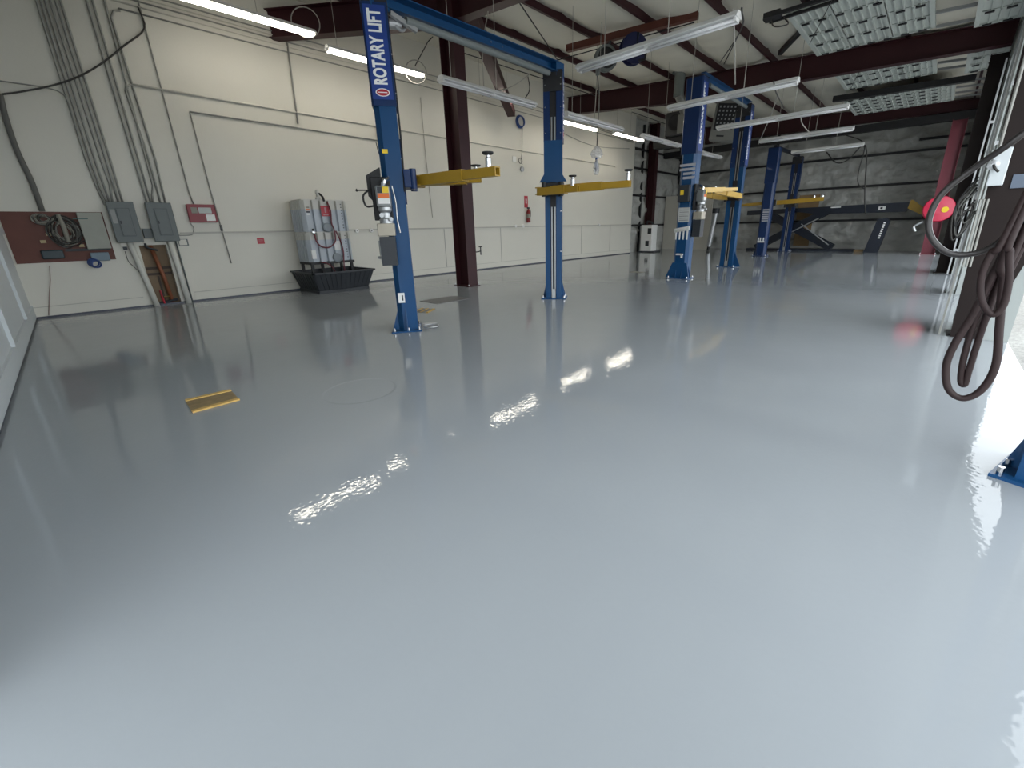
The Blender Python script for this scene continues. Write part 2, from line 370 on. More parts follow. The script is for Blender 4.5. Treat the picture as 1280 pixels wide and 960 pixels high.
o = mb.build('ceiling', INS_ROOF, smooth=True); o['kind'] = 'structure'; o['label'] = 'white roof insulation sagging between the purlins'; o['category'] = 'ceiling'

def purlin(x, i):
    z = zb(x); mb = MB()
    P = [(x-0.035, z+0.02), (x-0.035, z), (x+0.03, z), (x+0.03, z+0.19), (x+0.09, z+0.19), (x+0.09, z+0.21), (x+0.016, z+0.21), (x+0.016, z+0.014), (x-0.022, z+0.014), (x-0.022, z+0.02)]
    mb.prism([(a, YN-0.1, b) for a, b in P], (0, YF-YN+0.1, 0))
    return tag(mb.build('roof_purlin', MAROON), PL[i], 'purlin', 'maroon roof purlins', 'structure')
ordn = ['first', 'second', 'third', 'fourth', 'fifth', 'sixth', 'seventh', 'eighth', 'ninth']
PL = ['maroon roof purlin, %s from the long cream wall' % k for k in ordn]
for i, x in enumerate(PX): purlin(x, i)

# steel frames: columns and rafters
def column(label, pts, wd, h, m=MAROON, up=(1, 0, 0), plate=True, h2=None):
    t = thing('steel_column', label, 'column', (pts[0][0]+h/2, pts[0][1], 0))
    MB().ibeam(pts[0], pts[1], wd, h, 0.016, 0.012, up=up, h2=h2).build('column_shaft', m, t)
    if plate:
        q = MB(); x0, y0 = pts[0][0], pts[0][1]; q.box(x0-0.05, x0+h+0.05, y0-wd/2-0.04, y0+wd/2+0.04, 0, 0.02)
        q.build('base_plate', m, t)
        for a in (x0-0.02, x0+h+0.02):
            for b in (y0-wd/2-0.015, y0+wd/2+0.015):
                MB().cyl((a, b, 0.02), (a, b, 0.06), 0.014, seg=8).build('anchor_bolt', CHROME, t)
    return t
c1 = column('maroon steel I column standing between the lifts and the cream wall', [(-8.95, 6.95, 0.0), (-8.95, 6.95, 5.72)], 0.30, 0.5)
vl = MB(); vl.tube([(-8.44, 7.1, 0.85), (-8.36, 7.12, 0.86), (-8.30, 7.13, 0.88)], 0.012); vl.cyl((-8.30, 7.13, 0.78), (-8.30, 7.13, 0.98), 0.014); vl.cyl((-8.30, 7.08, 0.98), (-8.30, 7.18, 0.98), 0.012)
vl.build('valve_handle', RUBBER, c1)
column('dark maroon column in the far left corner beside the insulated side wall', [(-12.1, 22.75, 0.0), (-12.1, 22.75, zb(-12))], 0.32, 0.42)
column('dark column at the second pier of the right wall', [(0.20, 16.2, 0.0), (0.16, 16.2, 5.1)], 0.26, 0.32, m=BROWN)
column('maroon column coloured as daylit at the far right end by the insulated far wall', [(-0.30, 24.4, 0.0), (-0.34, 24.4, 5.0)], 0.34, 0.42, m=LITMAROON)
cb = thing('steel_column', 'dark brown column at the nearest pier behind the hanging hoses', 'column', (0.48, 7.5, 0))
MB().prism([(0.37, 7.24, 0), (0.61, 7.24, 0), (0.80, 7.24, 0.95), (0.84, 7.24, 5.4), (0.24, 7.24, 5.4)], (0, 0.03, 0)).build('column_shaft', BROWN, cb)
MB().box(0.34, 0.64, 7.33, 7.65, 0, 0.015).build('base_plate', BROWN, cb)
def rafter(label, segs, wd=0.26):
    t = thing('roof_rafter', label, 'rafter', segs[0][0])
    for p, q, h, h2 in segs:
        MB().ibeam(p, q, wd, h, 0.016, 0.010, h2=h2).build('rafter_segment', MAROON, t)
    return t
r1 = rafter('maroon roof rafter nearest the camera, resting on the inner column', [((-8.7, 6.95, 5.72), (0.5, 7.3, 5.05), 0.54, 0.6), ((XW+0.02, 4.30, 5.58), (-8.7, 6.95, 5.68), 0.54, 0.58)])
MB().box(-9.0, -8.4, 6.78, 7.12, 5.62, 6.25).build('haunch', MAROON, r1)
r2 = rafter('middle maroon roof rafter crossing above the middle lift', [((-7.9, 15.7, 5.46), (0.45, 15.7, 5.12), 0.72, 0.48), ((XW+0.02, 15.1, 5.72), (-7.9, 15.7, 5.46), 0.60, 0.72)])
r3 = rafter('farthest maroon roof rafter close to the insulated far wall', [((-12.1, 24.4, 5.45), (0.3, 24.4, 5.28), 0.9, 0.34)])
tag(MB().box(-12.1, 0.3, 24.35, 24.6, 4.98, 5.27).build('header_beam', BLACKST), 'black header beam below the farthest rafter', 'beam', kind='structure')
tag(MB().bar((-3.3, 18.4, 5.22), (0.0, 18.4, 5.12), 0.2, 0.16).build('header_beam', BLACKST), 'dark rail between the second and third raised panels', 'beam', kind='structure')
kb = MB(); kb.bar((-8.637, 7.498, 6.100), (-11.1, 11.2, 5.05), 0.30, 0.30, wd2=0.26, h2=0.2)
tag(kb.build('knee_brace', MAROON), 'tapered maroon knee brace slanting down from the inner column top', 'brace')
# bracing rods and a dangling loop of cables
for n_, (p, q, lb) in enumerate((
    ((-7.475, 7.833, 6.050), (-9.010, 11.069, 6.050), 'thin dark bracing rod under the roof above the first lift beam'),
    ((-9.010, 11.069, 6.050), (-5.229, 11.646, 6.050), 'thin dark rod running from the purlin to the rusty beam'),
    ((-10.388, 8.169, 6.000), (-10.141, 14.700, 6.000), 'thin dark bracing rod crossing behind the second lift post'),
    ((-5.650, 14.888, 6.000), (-4.574, 12.890, 6.000), 'thin dark rod beside the long unlit fixture'),
    ((-10.509, 17.951, 6.050), (-10.536, 21.701, 6.050), 'short thin dark rod left of the heater'))):
    tag(MB().tube([p, q], 0.014).build('bracing_rod', BLACKST), lb, 'rod')
tag(MB().bar((-8.269, 10.570, 6.020), (-4.967, 11.241, 6.020), 0.14, 0.16).build('support_beam', RUST), 'rusty red short beam under the purlins carrying the cord reels', 'beam')
ds = MB(); ds.bar((-3.357, 13.591, 5.900), (-4.123, 14.849, 5.900), 0.10, 0.12)
tag(ds.build('knee_brace', BLACKST), 'black strut slanting from a purlin to the raised panel', 'brace')

# ------------------------------------------------------------ strip light fixtures
def fixture(label, p, q, lit, group, hang=True, two=True, wires=None):
    p = Vector(p); q = Vector(q); d = (q-p).normalized(); sd = Vector((0, 0, 1)).cross(d)
    t = thing('strip_light', label, 'light fixture', (p+q)/2, group)
    up = Vector((0, 0, 1))
    hs = MB()
    prof = [(-0.045, 0.06), (0.045, 0.06), (0.10, 0.0), (0.10, -0.014), (-0.10, -0.014), (-0.10, 0.0)]
    hs.prism([p+sd*a+up*b for a, b in prof], q-p)
    hs.build('housing', FIXW, t)
    L = (q-p).length
    n = 2 if two else 1
    for k in range(n):
        a = p+d*(0.03+k*(L-0.03)/n); b = p+d*((k+1)*(L-0.03)/n)
        for s_ in (-0.048, 0.048):
            MB().cyl(a+sd*s_+up*-0.045, b+sd*s_+up*-0.045, 0.030 if lit else 0.019, seg=12).build('light_tube', TUBEON if lit else TUBEOFF, t, smooth=True)
        for e in (a, b):
            MB().bar(e+sd*-0.07+up*-0.03, e+sd*0.07+up*-0.03, 0.03, 0.055).build('tube_socket', FIXW, t)
    if hang:
        for f in ((0.10, 0.55) if abs(d.y) > 0.5 else (0.2, 0.62)):
            a = p+d*(L*f)
            MB().tube([a+up*0.05, (a.x, a.y, zb(a.x)+0.1)], 0.006, 6).build('hanging_wire', CABLEW, t)
    return t
GY = 'lit strip lights along the cream wall'
LIT = [(2.30, 4.66, 5.42, 'lit strip light at the top left, nearest of the row along the cream wall'),
       (4.87, 7.32, 5.22, 'lit strip light crossing behind the top of the nearest blue lift post'),
       (9.0, 11.4, 5.245, 'lit strip light behind the unlit fixture right of the inner column'),
       (12.75, 15.2, 5.0, 'lit strip light just right of the second blue lift post'),
       (16.4, 18.8, 5.06, 'farthest lit strip light near the end of the cream wall')]
for a, b, z, lb in LIT: fixture(lb, (-10.4, a, z), (-10.4, b, z), True, GY)
for a, b, lb in ((5.28, 7.79, 'unlit white strip light hanging in front of the inner maroon column'),
                 (8.90, 11.44, 'unlit white strip light right of the second blue lift post'),
                 (12.63, 15.2, 'unlit white strip light over the end of the cream wall')):
    fixture(lb, (-7.0, a, 3.98), (-7.0, b, 3.98), False, 'unlit strip lights along the left of the lifts')
fixture('small distant unlit strip light left of the middle lift far post', (-6.83, 16.7, 3.9), (-6.8, 18.5, 3.9), False, 'unlit strip lights along the left of the lifts', two=False)
ROW = [(6.56, -4.89, -2.36, 'nearest long unlit strip light, below the cord reels'),
       (10.08, -4.97, -2.41, 'unlit strip light crossing in front of the middle lift post'),
       (13.1, -4.98, -2.01, 'unlit strip light ending right of the middle lift far post'),
       (16.2, -4.75, -2.28, 'unlit strip light over the gap before the farthest lift'),
       (19.73, -4.6, -2.40, 'farthest unlit strip light behind the far lift posts')]
for y, a, b, lb in ROW: fixture(lb, (a, y, 3.92), (b, y, 3.92), False, 'unlit strip lights crossing the bays')

# ------------------------------------------------------------ raised ribbed panels under the roof
def raised(label, x0, x1, y0, y1, z, rows, stiles):
    t = thing('raised_panel', label, 'overhead panel', ((x0+x1)/2, (y0+y1)/2, z), 'ribbed white panels raised under the roof')
    h = (y1-y0)/rows
    for r in range(rows):
        a, b = y0+r*h+0.022, y0+(r+1)*h-0.022
        mb = MB(); mb.box(x0, x1, a, b, z+0.02, z+0.05)
        n = max(4, int((x1-x0)/0.125))
        for i in range(n+1):
            x = x0+0.03+(x1-x0-0.06)*i/n; mb.prism([(x-0.012, a+0.03, z+0.02), (x+0.012, a+0.03, z+0.02), (x+0.008, a+0.03, z-0.015), (x-0.008, a+0.03, z-0.015)], (0, b-a-0.06, 0))
        mb.build('section', PANELM, t)
    MB().box(x0, x1, y0, y1, z+0.055, z+0.07).build('gap_shade_sheet', BLACKP, t)  # dark sheet added behind the sections so their gaps look shaded
    st = MB()
    for x in stiles: st.box(x-0.045, x+0.045, y0, y1, z-0.015, z+0.02)
    for x in (x0, x1): st.box(x-0.04, x+0.04, y0-0.02, y1+0.02, z-0.02, z+0.04)
    st.box(x0, x1, y0-0.02, y0+0.03, z-0.02, z+0.04); st.box(x0, x1, y1-0.03, y1+0.02, z-0.02, z+0.04)
    st.build('stile', PANELM, t)
    for r in range(rows+1):
        y = y0+r*h
        for i in range(max(2, int((x1-x0)/0.3))):
            x = x0+0.15+0.3*i
            if x < x1-0.05: MB().box(x-0.07, x+0.07, y-0.032, y+0.032, z-0.03, z-0.008).build('hinge_shadow_slot', BLACKST, t)  # black slots at the hinges, drawn wide to take in their shadows
    return t
raised('nearest large ribbed white panel raised under the roof, top right', -3.02, -0.9, 11.1, 14.15, 5.42, 4, (-2.35, -1.6))
raised('second ribbed white panel, seen just below the middle rafter', -2.9, -0.88, 15.95, 17.95, 5.34, 3, (-2.2, -1.5))
raised('third ribbed white panel, farthest under the roof', -3.15, -0.46, 19.6, 22.3, 5.34, 5, (-2.4, -1.5))
raised('narrow ribbed white panel in the top right corner', -0.2, 0.42, 11.2, 14.3, 5.28, 4, ())
raised('narrow ribbed white panel at right behind the middle rafter', -0.22, 0.42, 15.95, 17.95, 5.2, 3, ())
for x0, x1, ylist, lb in ((-0.9, -0.2, (12.1, 13.2, 14.1), 'between the nearest large and narrow raised panels'), (-0.88, -0.2, (16.4, 17.2, 17.9), 'between the raised panels behind the middle rafter'), (-0.46, 0.3, (19.9, 20.7, 21.5, 22.2), 'right of the third raised panel')):
    for k, y in enumerate(ylist):
        tag(MB().bar((x0+0.05, y, 5.40), (x1-0.05, y, 5.36), 0.07, 0.05).build('panel_rail', GALV), '%s pale metal rail %s' % (('nearest', 'second', 'third', 'fourth')[k], lb), 'rail', 'pale rails between the raised panels')
tg = MB(); tg.bar((-3.321, 10.584, 5.300), (-2.202, 10.611, 5.300), 0.07, 0.06); tg.bar((-3.300, 10.900, 5.300), (-2.137, 10.839, 5.300), 0.05, 0.05); tg.cbox((-3.217, 10.775, 5.350), (0.3, 0.2, 0.12))
tag(tg.build('ceiling_track', BLACKST), 'dark double track beside the nearest raised panel', 'track')
tag(MB().tube([(-3.020, 10.825, 5.280), (-2.776, 10.252, 4.950), (-2.944, 10.031, 4.900), (-3.230, 10.751, 5.280)], 0.012, smooth=6).build('cable_loop', CABLE), 'black cable loop hanging from the dark ceiling track', 'cable')
for p, q, lb in (((-2.211, 10.696, 5.280), (-2.935, 12.728, 5.280), 'thin rod crossing under the nearest raised panel'), ((-2.323, 15.643, 5.200), (-2.755, 17.493, 5.200), 'thin rod under the second raised panel')):
    tag(MB().tube([p, q], 0.008).build('hanger_rod', BLACKST), lb, 'rod')
# door tracks on the right wall
for y, lb in ((8.28, 'pale vertical door track just beyond the nearest pier'), (11.45, 'pale vertical door track before the narrow pier'), (12.28, 'pale vertical door track beyond the narrow pier'), (15.5, 'pale vertical door track before the second maroon pier'), (17.2, 'pale vertical door track beyond the second maroon pier')):
    t = thing('door_track', lb, 'door track', (0.44, y, 0), 'vertical door tracks on the right wall')
    MB().prism([(0.41, y-0.03, 0.02), (0.41, y+0.03, 0.02), (0.425, y+0.03, 0.02), (0.425, y-0.018, 0.02), (0.44, y-0.018, 0.02), (0.44, y-0.03, 0.02)], (0, 0, 4.8)).build('rail', GALV, t)
    for z in (0.6, 1.6, 2.6, 3.5): MB().box(0.425, 0.5, y-0.028, y-0.018, z, z+0.06).build('bracket', GALV, t)

# ------------------------------------------------------------ two post lifts
def cprof(W, D, lip, th, ch=0.07):
    """C outline, slot on +y"""
    h = W/2
    return [(-h, D/2), (-h, -D/2+ch), (-h+ch, -D/2), (h-ch, -D/2), (h, -D/2+ch), (h, D/2), (h-lip, D/2), (h-lip, D/2-th), (h-th, D/2-th), (h-th, -D/2+ch), (h-ch-th*0.3, -D/2+th), (-h+ch+th*0.3, -D/2+th), (-h+th, -D/2+ch), (-h+th, D/2-th), (-h+lip, D/2-th), (-h+lip, D/2)]
def post(t, o, sd, H, zx, W=0.32, D=0.27, blue=BLUE, blue2=BLUED, flare=True, side=1, lettering=None, oval=True, ext=0.03):
    """o base point, sd slot direction, H full height, zx where the extension starts, side = lettered side"""
    yy = Vector((sd[0], sd[1], 0)).normalized(); xx = Vector((yy.y, -yy.x, 0)); M = frame(o, xx, yy, (0, 0, 1))
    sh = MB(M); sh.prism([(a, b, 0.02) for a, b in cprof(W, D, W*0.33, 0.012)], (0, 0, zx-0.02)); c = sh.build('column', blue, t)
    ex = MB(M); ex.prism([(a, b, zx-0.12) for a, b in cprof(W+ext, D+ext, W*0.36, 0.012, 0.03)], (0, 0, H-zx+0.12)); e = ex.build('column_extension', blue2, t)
    tp = MB(M); tp.box(-W/2-ext/2+0.004, W/2+ext/2-0.004, D/2-0.0, D/2+ext/2+0.008, H-0.30, H+0.03); tp.box(-W/2, W/2, -D/2, D/2, H-0.01, H+0.03); tp.build('top_plate', BLACKST, e)
    # inner tracks and cables
    tk = MB(M); tk.box(-W*0.19, W*0.19, -D/2+0.02, D/2-0.02, 0.16, H-0.05); tk.build('slide_channel', BLACKST, c)
    for x in (-W*0.10, W*0.09): MB(M).box(x-0.011, x+0.011, D/2-0.03, D/2-0.008, 0.20, H-0.7).build('lift_cable', GALV, c)
    MB(M).box(-W*0.12, W*0.12, D/2-0.05, D/2, 0.02, 0.2).build('cable_guard', GALV, c)
    bp = MB(M); bp.box(-W/2-0.09, W/2+0.09, -D/2-0.10, D/2+0.05, 0.0, 0.02); b = bp.build('base_plate', blue, t)
    for x in (-W/2-0.055, W/2+0.055):
        for y in (-D/2-0.06, 0, D/2+0.015):
            MB(M).cyl((x, y, 0.02), (x, y, 0.065), 0.015, seg=8).build('anchor_bolt', CHROME, b)
    if flare:
        for s_ in (-1, 1): MB(M).prism([(s_*W/2, -0.02, 0.02), (s_*(W/2+0.08), -0.02, 0.02), (s_*W/2, -0.02, 0.34)], (0, 0.012, 0)).build('gusset', blue, t)
        for s_ in (-0.2, 0.2): MB(M).prism([(s_*W, -D/2, 0.02), (s_*W, -D/2-0.09, 0.02), (s_*W, -D/2, 0.30)], (0.012, 0, 0)).build('gusset', blue, t)
    for z in (zx+0.03, zx+0.45, H-0.1, H-0.2):
        for x in (-W/2+0.02, W/2-0.02): MB(M).cyl((x, D/2+ext/2, z), (x, D/2+ext/2+0.012, z), 0.010, seg=8).build('bolt', CHROME, e)
    for z in (0.95, 1.7, 2.3):
        MB(M).cyl((side*(W/2-0.01), D/2, z), (side*(W/2-0.01), D/2+0.01, z), 0.009, seg=8).build('bolt', CHROME, c)
    if lettering:
        n = xx*side; F = frame(Vector(o)+n*(W/2+ext/2+0.001)+Vector((0, 0, 0)), (0, 0, 1), n.cross(Vector((0, 0, 1))), n)
        z0, ln, size, cy = lettering
        dc = MB(F); dc.box(z0-0.16, z0+ln+0.04, -D/2+0.01, D/2-0.01, 0.0, 0.002); dc.build('decal', mat('decal_blue', (0.012, 0.045, 0.24), 0.35), e)
        tx = text('ROTARY LIFT', 'lettering', LETTER, size, F @ Matrix.Translation((z0, cy, 0.003)), e, bold=0.007, xs=1.0)
        xs_ = [v.co.z for v in tx.data.vertices]; k = ln/(max(xs_)-min(xs_)); zm = z0-WLOC[tx.name].z
        for v in tx.data.vertices: v.co.z = zm+(v.co.z-min(xs_))*k
        if oval:
            ov = MB(F); ov.prism([(z0-0.085+0.045*math.cos(a*PI/8), cy+0.085*math.sin(a*PI/8), 0.002) for a in range(16)], (0, 0, 0.002)); ov.build('emblem', LETTER, e)
            ov = MB(F); ov.prism([(z0-0.085+0.036*math.cos(a*PI/8), cy+0.072*math.sin(a*PI/8), 0.004) for a in range(16)], (0, 0, 0.001)); ov.build('emblem', REDP, e)
            ov = MB(F); ov.box(z0-0.09, z0-0.08, cy-0.055, cy+0.055, 0.005, 0.0062); ov.build('emblem', LETTER, e)
    return M
def carriage(t, M, z, W=0.32, D=0.27, m=BLACKST):
    mb = MB(M); mb.box(-W/2-0.05, W/2+0.05, D/2+0.012, D/2+0.10, z-0.10, z+0.12, 0.008); mb.box(-W*0.16, W*0.16, -D/2+0.03, D/2+0.02, z-0.3, z+0.5)
    for s_ in (-1, 1): mb.cyl((s_*(W/2+0.0), D/2+0.13, z-0.12), (s_*(W/2+0.0), D/2+0.13, z+0.13), 0.045)
    return mb.build('carriage', m, t)
def hood(t, M, z, W=0.34, D=0.27):
    """blue skirt plate above the carriage"""
    mb = MB(M); y = D/2+0.02
    mb.prism([(-W/2, y, z+0.85), (W/2, y, z+0.85), (W/2, y, z+0.28), (W/2+0.09, y, z+0.14), (-W/2-0.09, y, z+0.14), (-W/2, y, z+0.28)], (0, 0.015, 0))
    return mb.build('carriage_skirt', BLUE, t)
def arm(t, p, q, split=0.62, m=YELLOW, pads=(), w1=0.13, h1=0.135, label=None, hole=True):
    p = Vector(p); q = Vector(q); d = q-p; mid = p+d*split; dn = d.normalized(); sdv = dn.cross(Vector((0, 0, 1)))
    a = MB()
    def hollow(mb, u, v, w_, h_, th=0.012):
        for s_ in (-1, 1): mb.bar(u+sdv*s_*(w_/2-th/2), v+sdv*s_*(w_/2-th/2), th, h_)
        for s_ in (-1, 1): mb.bar(u+Vector((0, 0, s_*(h_/2-th/2))), v+Vector((0, 0, s_*(h_/2-th/2))), w_-2*th, th)
    hollow(a, p, mid, w1, h1); a.prism([mid-dn*0.02+sdv*(w1/2)+Vector((0, 0, h1/2)), mid-dn*0.02-sdv*(w1/2)+Vector((0, 0, h1/2)), mid-dn*0.02-sdv*(w1/2)-Vector((0, 0, h1/2)), mid-dn*0.02+sdv*(w1/2)-Vector((0, 0, h1/2))], dn*0.004)
    o = a.build('lift_arm', m, t)
    if label: o['label'] = label
    b = MB(); hollow(b, mid-dn*0.15, q, w1-0.035, h1-0.03); b.build('arm_extension', m, o)
    k = MB(); k.bar(mid-dn*0.14, q-dn*0.06, w1-0.065, h1-0.06); k.build('arm_core', BLACKST, o)
    for f, hgt in pads:
        c = p+d*f; z = h1/2 if f < split else (h1-0.03)/2
        c = c+Vector((0, 0, z))
        MB().lathe(c, [(0.036, -0.02), (0.036, hgt*0.62), (0.030, hgt*0.66), (0.018, hgt*0.68), (0.018, hgt*0.86)]).build('pad_stem', CHROME, o, smooth=False)
        MB().lathe(c, [(0.02, hgt*0.80), (0.055, hgt*0.84), (0.068, hgt*0.90), (0.068, hgt), (0.045, hgt-0.004)]).build('arm_pad', RUBBER, o)
    return o
def gear(t, c, r=0.11, m=YELLOW):
    mb = MB(); mb.lathe(c, [(r, -0.065), (r, -0.05), (r*0.5, -0.05), (r*0.5, 0.05), (r, 0.05), (r, 0.065)]); return mb.build('arm_pivot', m, t)

# --- nearest lift
A = Vector((-5.50, 3.24, 0)); B = Vector((-5.56, 6.72, 0)); ang = math.radians(33)
L1 = thing('two_post_lift', 'nearest blue two post lift with white lettering down its side', 'vehicle lift', (-5.53, 4.95, 0))
sA = (math.sin(ang), math.cos(ang)); sB = (math.sin(ang), -math.cos(ang))
MA = post(L1, A, sA, 3.98, 3.02, side=1, lettering=(3.13, 0.78, 0.21, 0.0))
MBb = post(L1, B, sB, 4.02, 3.02, side=-1, lettering=(3.13, 0.78, 0.21, 0.0))
ob = MB()
p, q = A+Vector((0.02, 0.0, 4.06)), B+Vector((0.02, 0, 4.10))
ob.bar(p+Vector((0, -0.1, 0)), q+Vector((0, 0.1, 0)), 0.012, 0.16); ob.bar(p+Vector((0.07, 0, 0.075)), q+Vector((0.07, 0, 0.075)), 0.14, 0.012); ob.bar(p+Vector((0.07, 0, -0.075)), q+Vector((0.07, 0, -0.075)), 0.14, 0.012)
ob.box(A.x-0.12, A.x+0.14, A.y-0.12, A.y+0.12, 3.94, 4.14); ob.box(B.x-0.12, B.x+0.14, B.y-0.1, B.y+0.12, 3.96, 4.18)
ob.build('overhead_beam', BLUE, L1)
MB().tube([p+Vector((0.10, 0.35, -0.14)), q+Vector((0.10, -0.28, -0.14))], 0.045, 12).build('shutoff_bar', mat('grey_foam_bar', (0.16, 0.18, 0.18), 0.7), L1)
for f in (0.55, 0.62, 0.75): 
    c = p+(q-p)*f; MB().cyl(c+Vector((0.008, 0, 0.03)), c+Vector((0.02, 0, 0.03)), 0.012, seg=8).build('bolt', CHROME, L1)
pl = MB(); pl.cyl(A+Vector((0.02, 0.12, 3.86)), A+Vector((0.02, 0.32, 3.90)), 0.06); pl.ring(A+Vector((0.05, 0.3, 3.9)), (1, 0, 0.2), 0.08, 0.02); pl.bar(A+Vector((0.1, 0.15, 3.95)), A+Vector((0.12, 0.5, 3.85)), 0.05, 0.05)
pl.build('pulley', GALV, L1)
ZA = 2.05
carriage(L1, MA, ZA, m=BLUED); carriage(L1, MBb, ZA+0.03); hood(L1, MBb, ZA+0.03)
arm(L1, A+Vector((0.16, 0.30, ZA)), (-3.930, 3.705, 2.050), 0.62, pads=((0.90, 0.17),))
arm(L1, A+Vector((0.05, 0.42, ZA+0.02)), (-4.75, 4.15, ZA+0.02), 0.75, pads=((0.93, 0.12),))
gear(L1, A+Vector((0.20, 0.30, ZA)), 0.09); gear(L1, A+Vector((-0.02, 0.42, ZA)), 0.08)
arm(L1, B+Vector((0.22, -0.26, ZA+0.02)), (-3.878, 6.680, 2.070), 0.66, pads=((0.97, 0.17),), w1=0.115)
arm(L1, B+Vector((-0.10, -0.33, ZA+0.0)), (-4.697, 6.341, 2.040), 0.7, pads=((0.86, 0.17),), w1=0.115)
gear(L1, B+Vector((0.20, -0.22, ZA+0.02)), 0.09); gear(L1, B+Vector((-0.12, -0.28, ZA+0.02)), 0.09)
# power unit on the near post: local frame, x = towards camera side, y = slot
def power_unit(t, M, W, z, k=1.0, yo=-0.06):
    x0 = W/2
    br = MB(M); br.box(x0-0.02, x0+0.03, -0.22*k+yo, 0.02*k+yo, z-0.32*k, z+0.22*k, 0.01); br.build('motor_bracket', BLACKST, t)
    u = MB(M); u.box(x0+0.03, x0+0.19*k, -0.16*k+yo, 0.02*k+yo, z-0.16*k, z+0.10*k, 0.02); u = u.build('motor_housing', mat('cast_grey', (0.22, 0.23, 0.23), 0.4, 0.3), t)
    f = MB(M); f.box(x0+0.19*k, x0+0.192*k+0.002, -0.135*k+yo, -0.075*k+yo, z+0.01*k, z+0.085*k); f.build('warning_label', BLACKP, u)
    f = MB(M); f.box(x0+0.19*k, x0+0.192*k+0.002, -0.072*k+yo, 0.005*k+yo, z+0.01*k, z+0.085*k); f.build('warning_label', YLAB, u)
    f = MB(M); f.box(x0+0.19*k, x0+0.192*k+0.002, -0.135*k+yo, 0.005*k+yo, z-0.05*k, z+0.005*k); f.build('warning_label', ORANGE, u)
    f = MB(M); f.box(x0+0.19*k, x0+0.192*k+0.002, -0.135*k+yo, 0.005*k+yo, z-0.12*k, z-0.055*k); f.build('warning_label', WHITEP, u)
    s_ = MB(M); s_.lathe((x0+0.11*k, -0.07*k+yo, z-0.36*k), [(0.085*k, 0), (0.085*k, 0.05*k), (0.06*k, 0.07*k), (0.06*k, 0.13*k), (0.085*k, 0.16*k), (0.085*k, 0.2*k)]); s_.cyl((x0+0.17*k, -0.11*k+yo, z-0.26*k), (x0+0.22*k, -0.11*k+yo, z-0.26*k), 0.03*k); s_.cyl((x0+0.17*k, -0.0*k+yo, z-0.31*k), (x0+0.22*k, -0.0+yo, z-0.31*k), 0.025*k); s_.build('pump_block', GALV, t)
    b = MB(M); b.box(x0+0.01, x0+0.20*k, -0.19*k+yo, 0.03*k+yo, z-0.52*k, z-0.36*k, 0.012); b.build('pump_flange', mat('bare_cast_metal', (0.42, 0.38, 0.31), 0.5, 0.3), t)
    b = MB(M); b.prism([(x0+0.02, -0.18*k+yo, z-0.53*k), (x0+0.19*k, -0.18*k+yo, z-0.53*k), (x0+0.19*k, 0.02*k+yo, z-0.53*k), (x0+0.02, 0.02*k+yo, z-0.53*k)], (0, 0, -0.37*k)); b.build('reservoir', BLACKP, t)
    h = MB(M); h.tube([(x0+0.08, -0.20*k+yo, z-0.14*k), (x0+0.10, -0.30*k+yo, z-0.14*k), (x0+0.10, -0.32*k+yo, z-0.02*k), (x0+0.08, -0.24*k+yo, z+0.06*k)], 0.012, smooth=6); h.cyl((x0+0.10, -0.24*k+yo, z+0.05*k), (x0+0.10, -0.38*k+yo, z+0.05*k), 0.008); h.build('release_handle', RUBBER, t)
    MB(M).lathe((x0+0.10, -0.39*k+yo, z+0.05*k), [(0.001, -0.02), (0.02, 0), (0.001, 0.02)]).build('handle_knob', RUBBER, t)
    MB(M).tube([(x0+0.12, -0.06*k+yo, z+0.10*k), (x0+0.12, -0.04*k+yo, z+0.16*k), (x0+0.05, 0.0+yo, z+0.2*k)], 0.035*k, smooth=5).build('motor_cap', CHROME, t)
    hs = MB(M)
    hs.tube([(x0+0.16*k, 0.05*k+yo, z+0.1*k), (x0+0.12, 0.075+yo, z-0.1*k), (x0+0.1, 0.07+yo, z-0.3*k), (x0+0.08, 0.09+yo, z-0.48*k)], 0.010, smooth=6)
    hs.build('hydraulic_fitting', CHROME, t)
power_unit(L1, MA, 0.32, 1.86)
bkt = MB(MA); bkt.prism([(0.05, -0.15, 2.20), (0.05, -0.33, 2.10), (0.05, -0.33, 1.85), (0.05, -0.15, 1.62)], (0.08, 0, 0)); bkt.build('motor_bracket', BLACKST, L1)
MB(MA).box(0.162, 0.164, -0.09, -0.02, 2.36, 2.41).build('small_label', YLAB, L1)
MB(MA).box(0.162, 0.164, -0.10, -0.01, 0.42, 0.56).build('small_label', WHITEP, L1)
MB(MA).box(0.1641, 0.1645, -0.05, -0.03, 0.45, 0.53).build('small_label', BLACKP, L1)
fl_ = MB(MA); fl_.cyl((0.14, -0.24, 1.08), (0.14, -0.24, 1.28), 0.035); fl_.build('air_filter', CHROME, L1)
fl_ = MB(MA); fl_.cyl((0.14, -0.24, 0.98), (0.14, -0.24, 1.08), 0.025); fl_.tube([(0.14, -0.30, 1.06), (0.14, -0.18, 1.04), (0.14, -0.12, 1.02)], 0.02); fl_.build('filter_bowl', GALV, L1)
# cable running down the slotted edge of the near post
MB(MA).tube([(0.1, 0.15, 3.6), (0.14, 0.16, 2.6), (0.16, 0.14, 1.9)], 0.012, smooth=6).build('hydraulic_hose', RUBBER, L1)
ty = MB(MA); ty.box(-0.20, -0.14, 0.2, 0.42, 0.02, 0.03); ty.ring((0.05, 0.32, 0.03), (0, 0, 1), 0.11, 0.012); ty.build('floor_ring', GALV, L1)

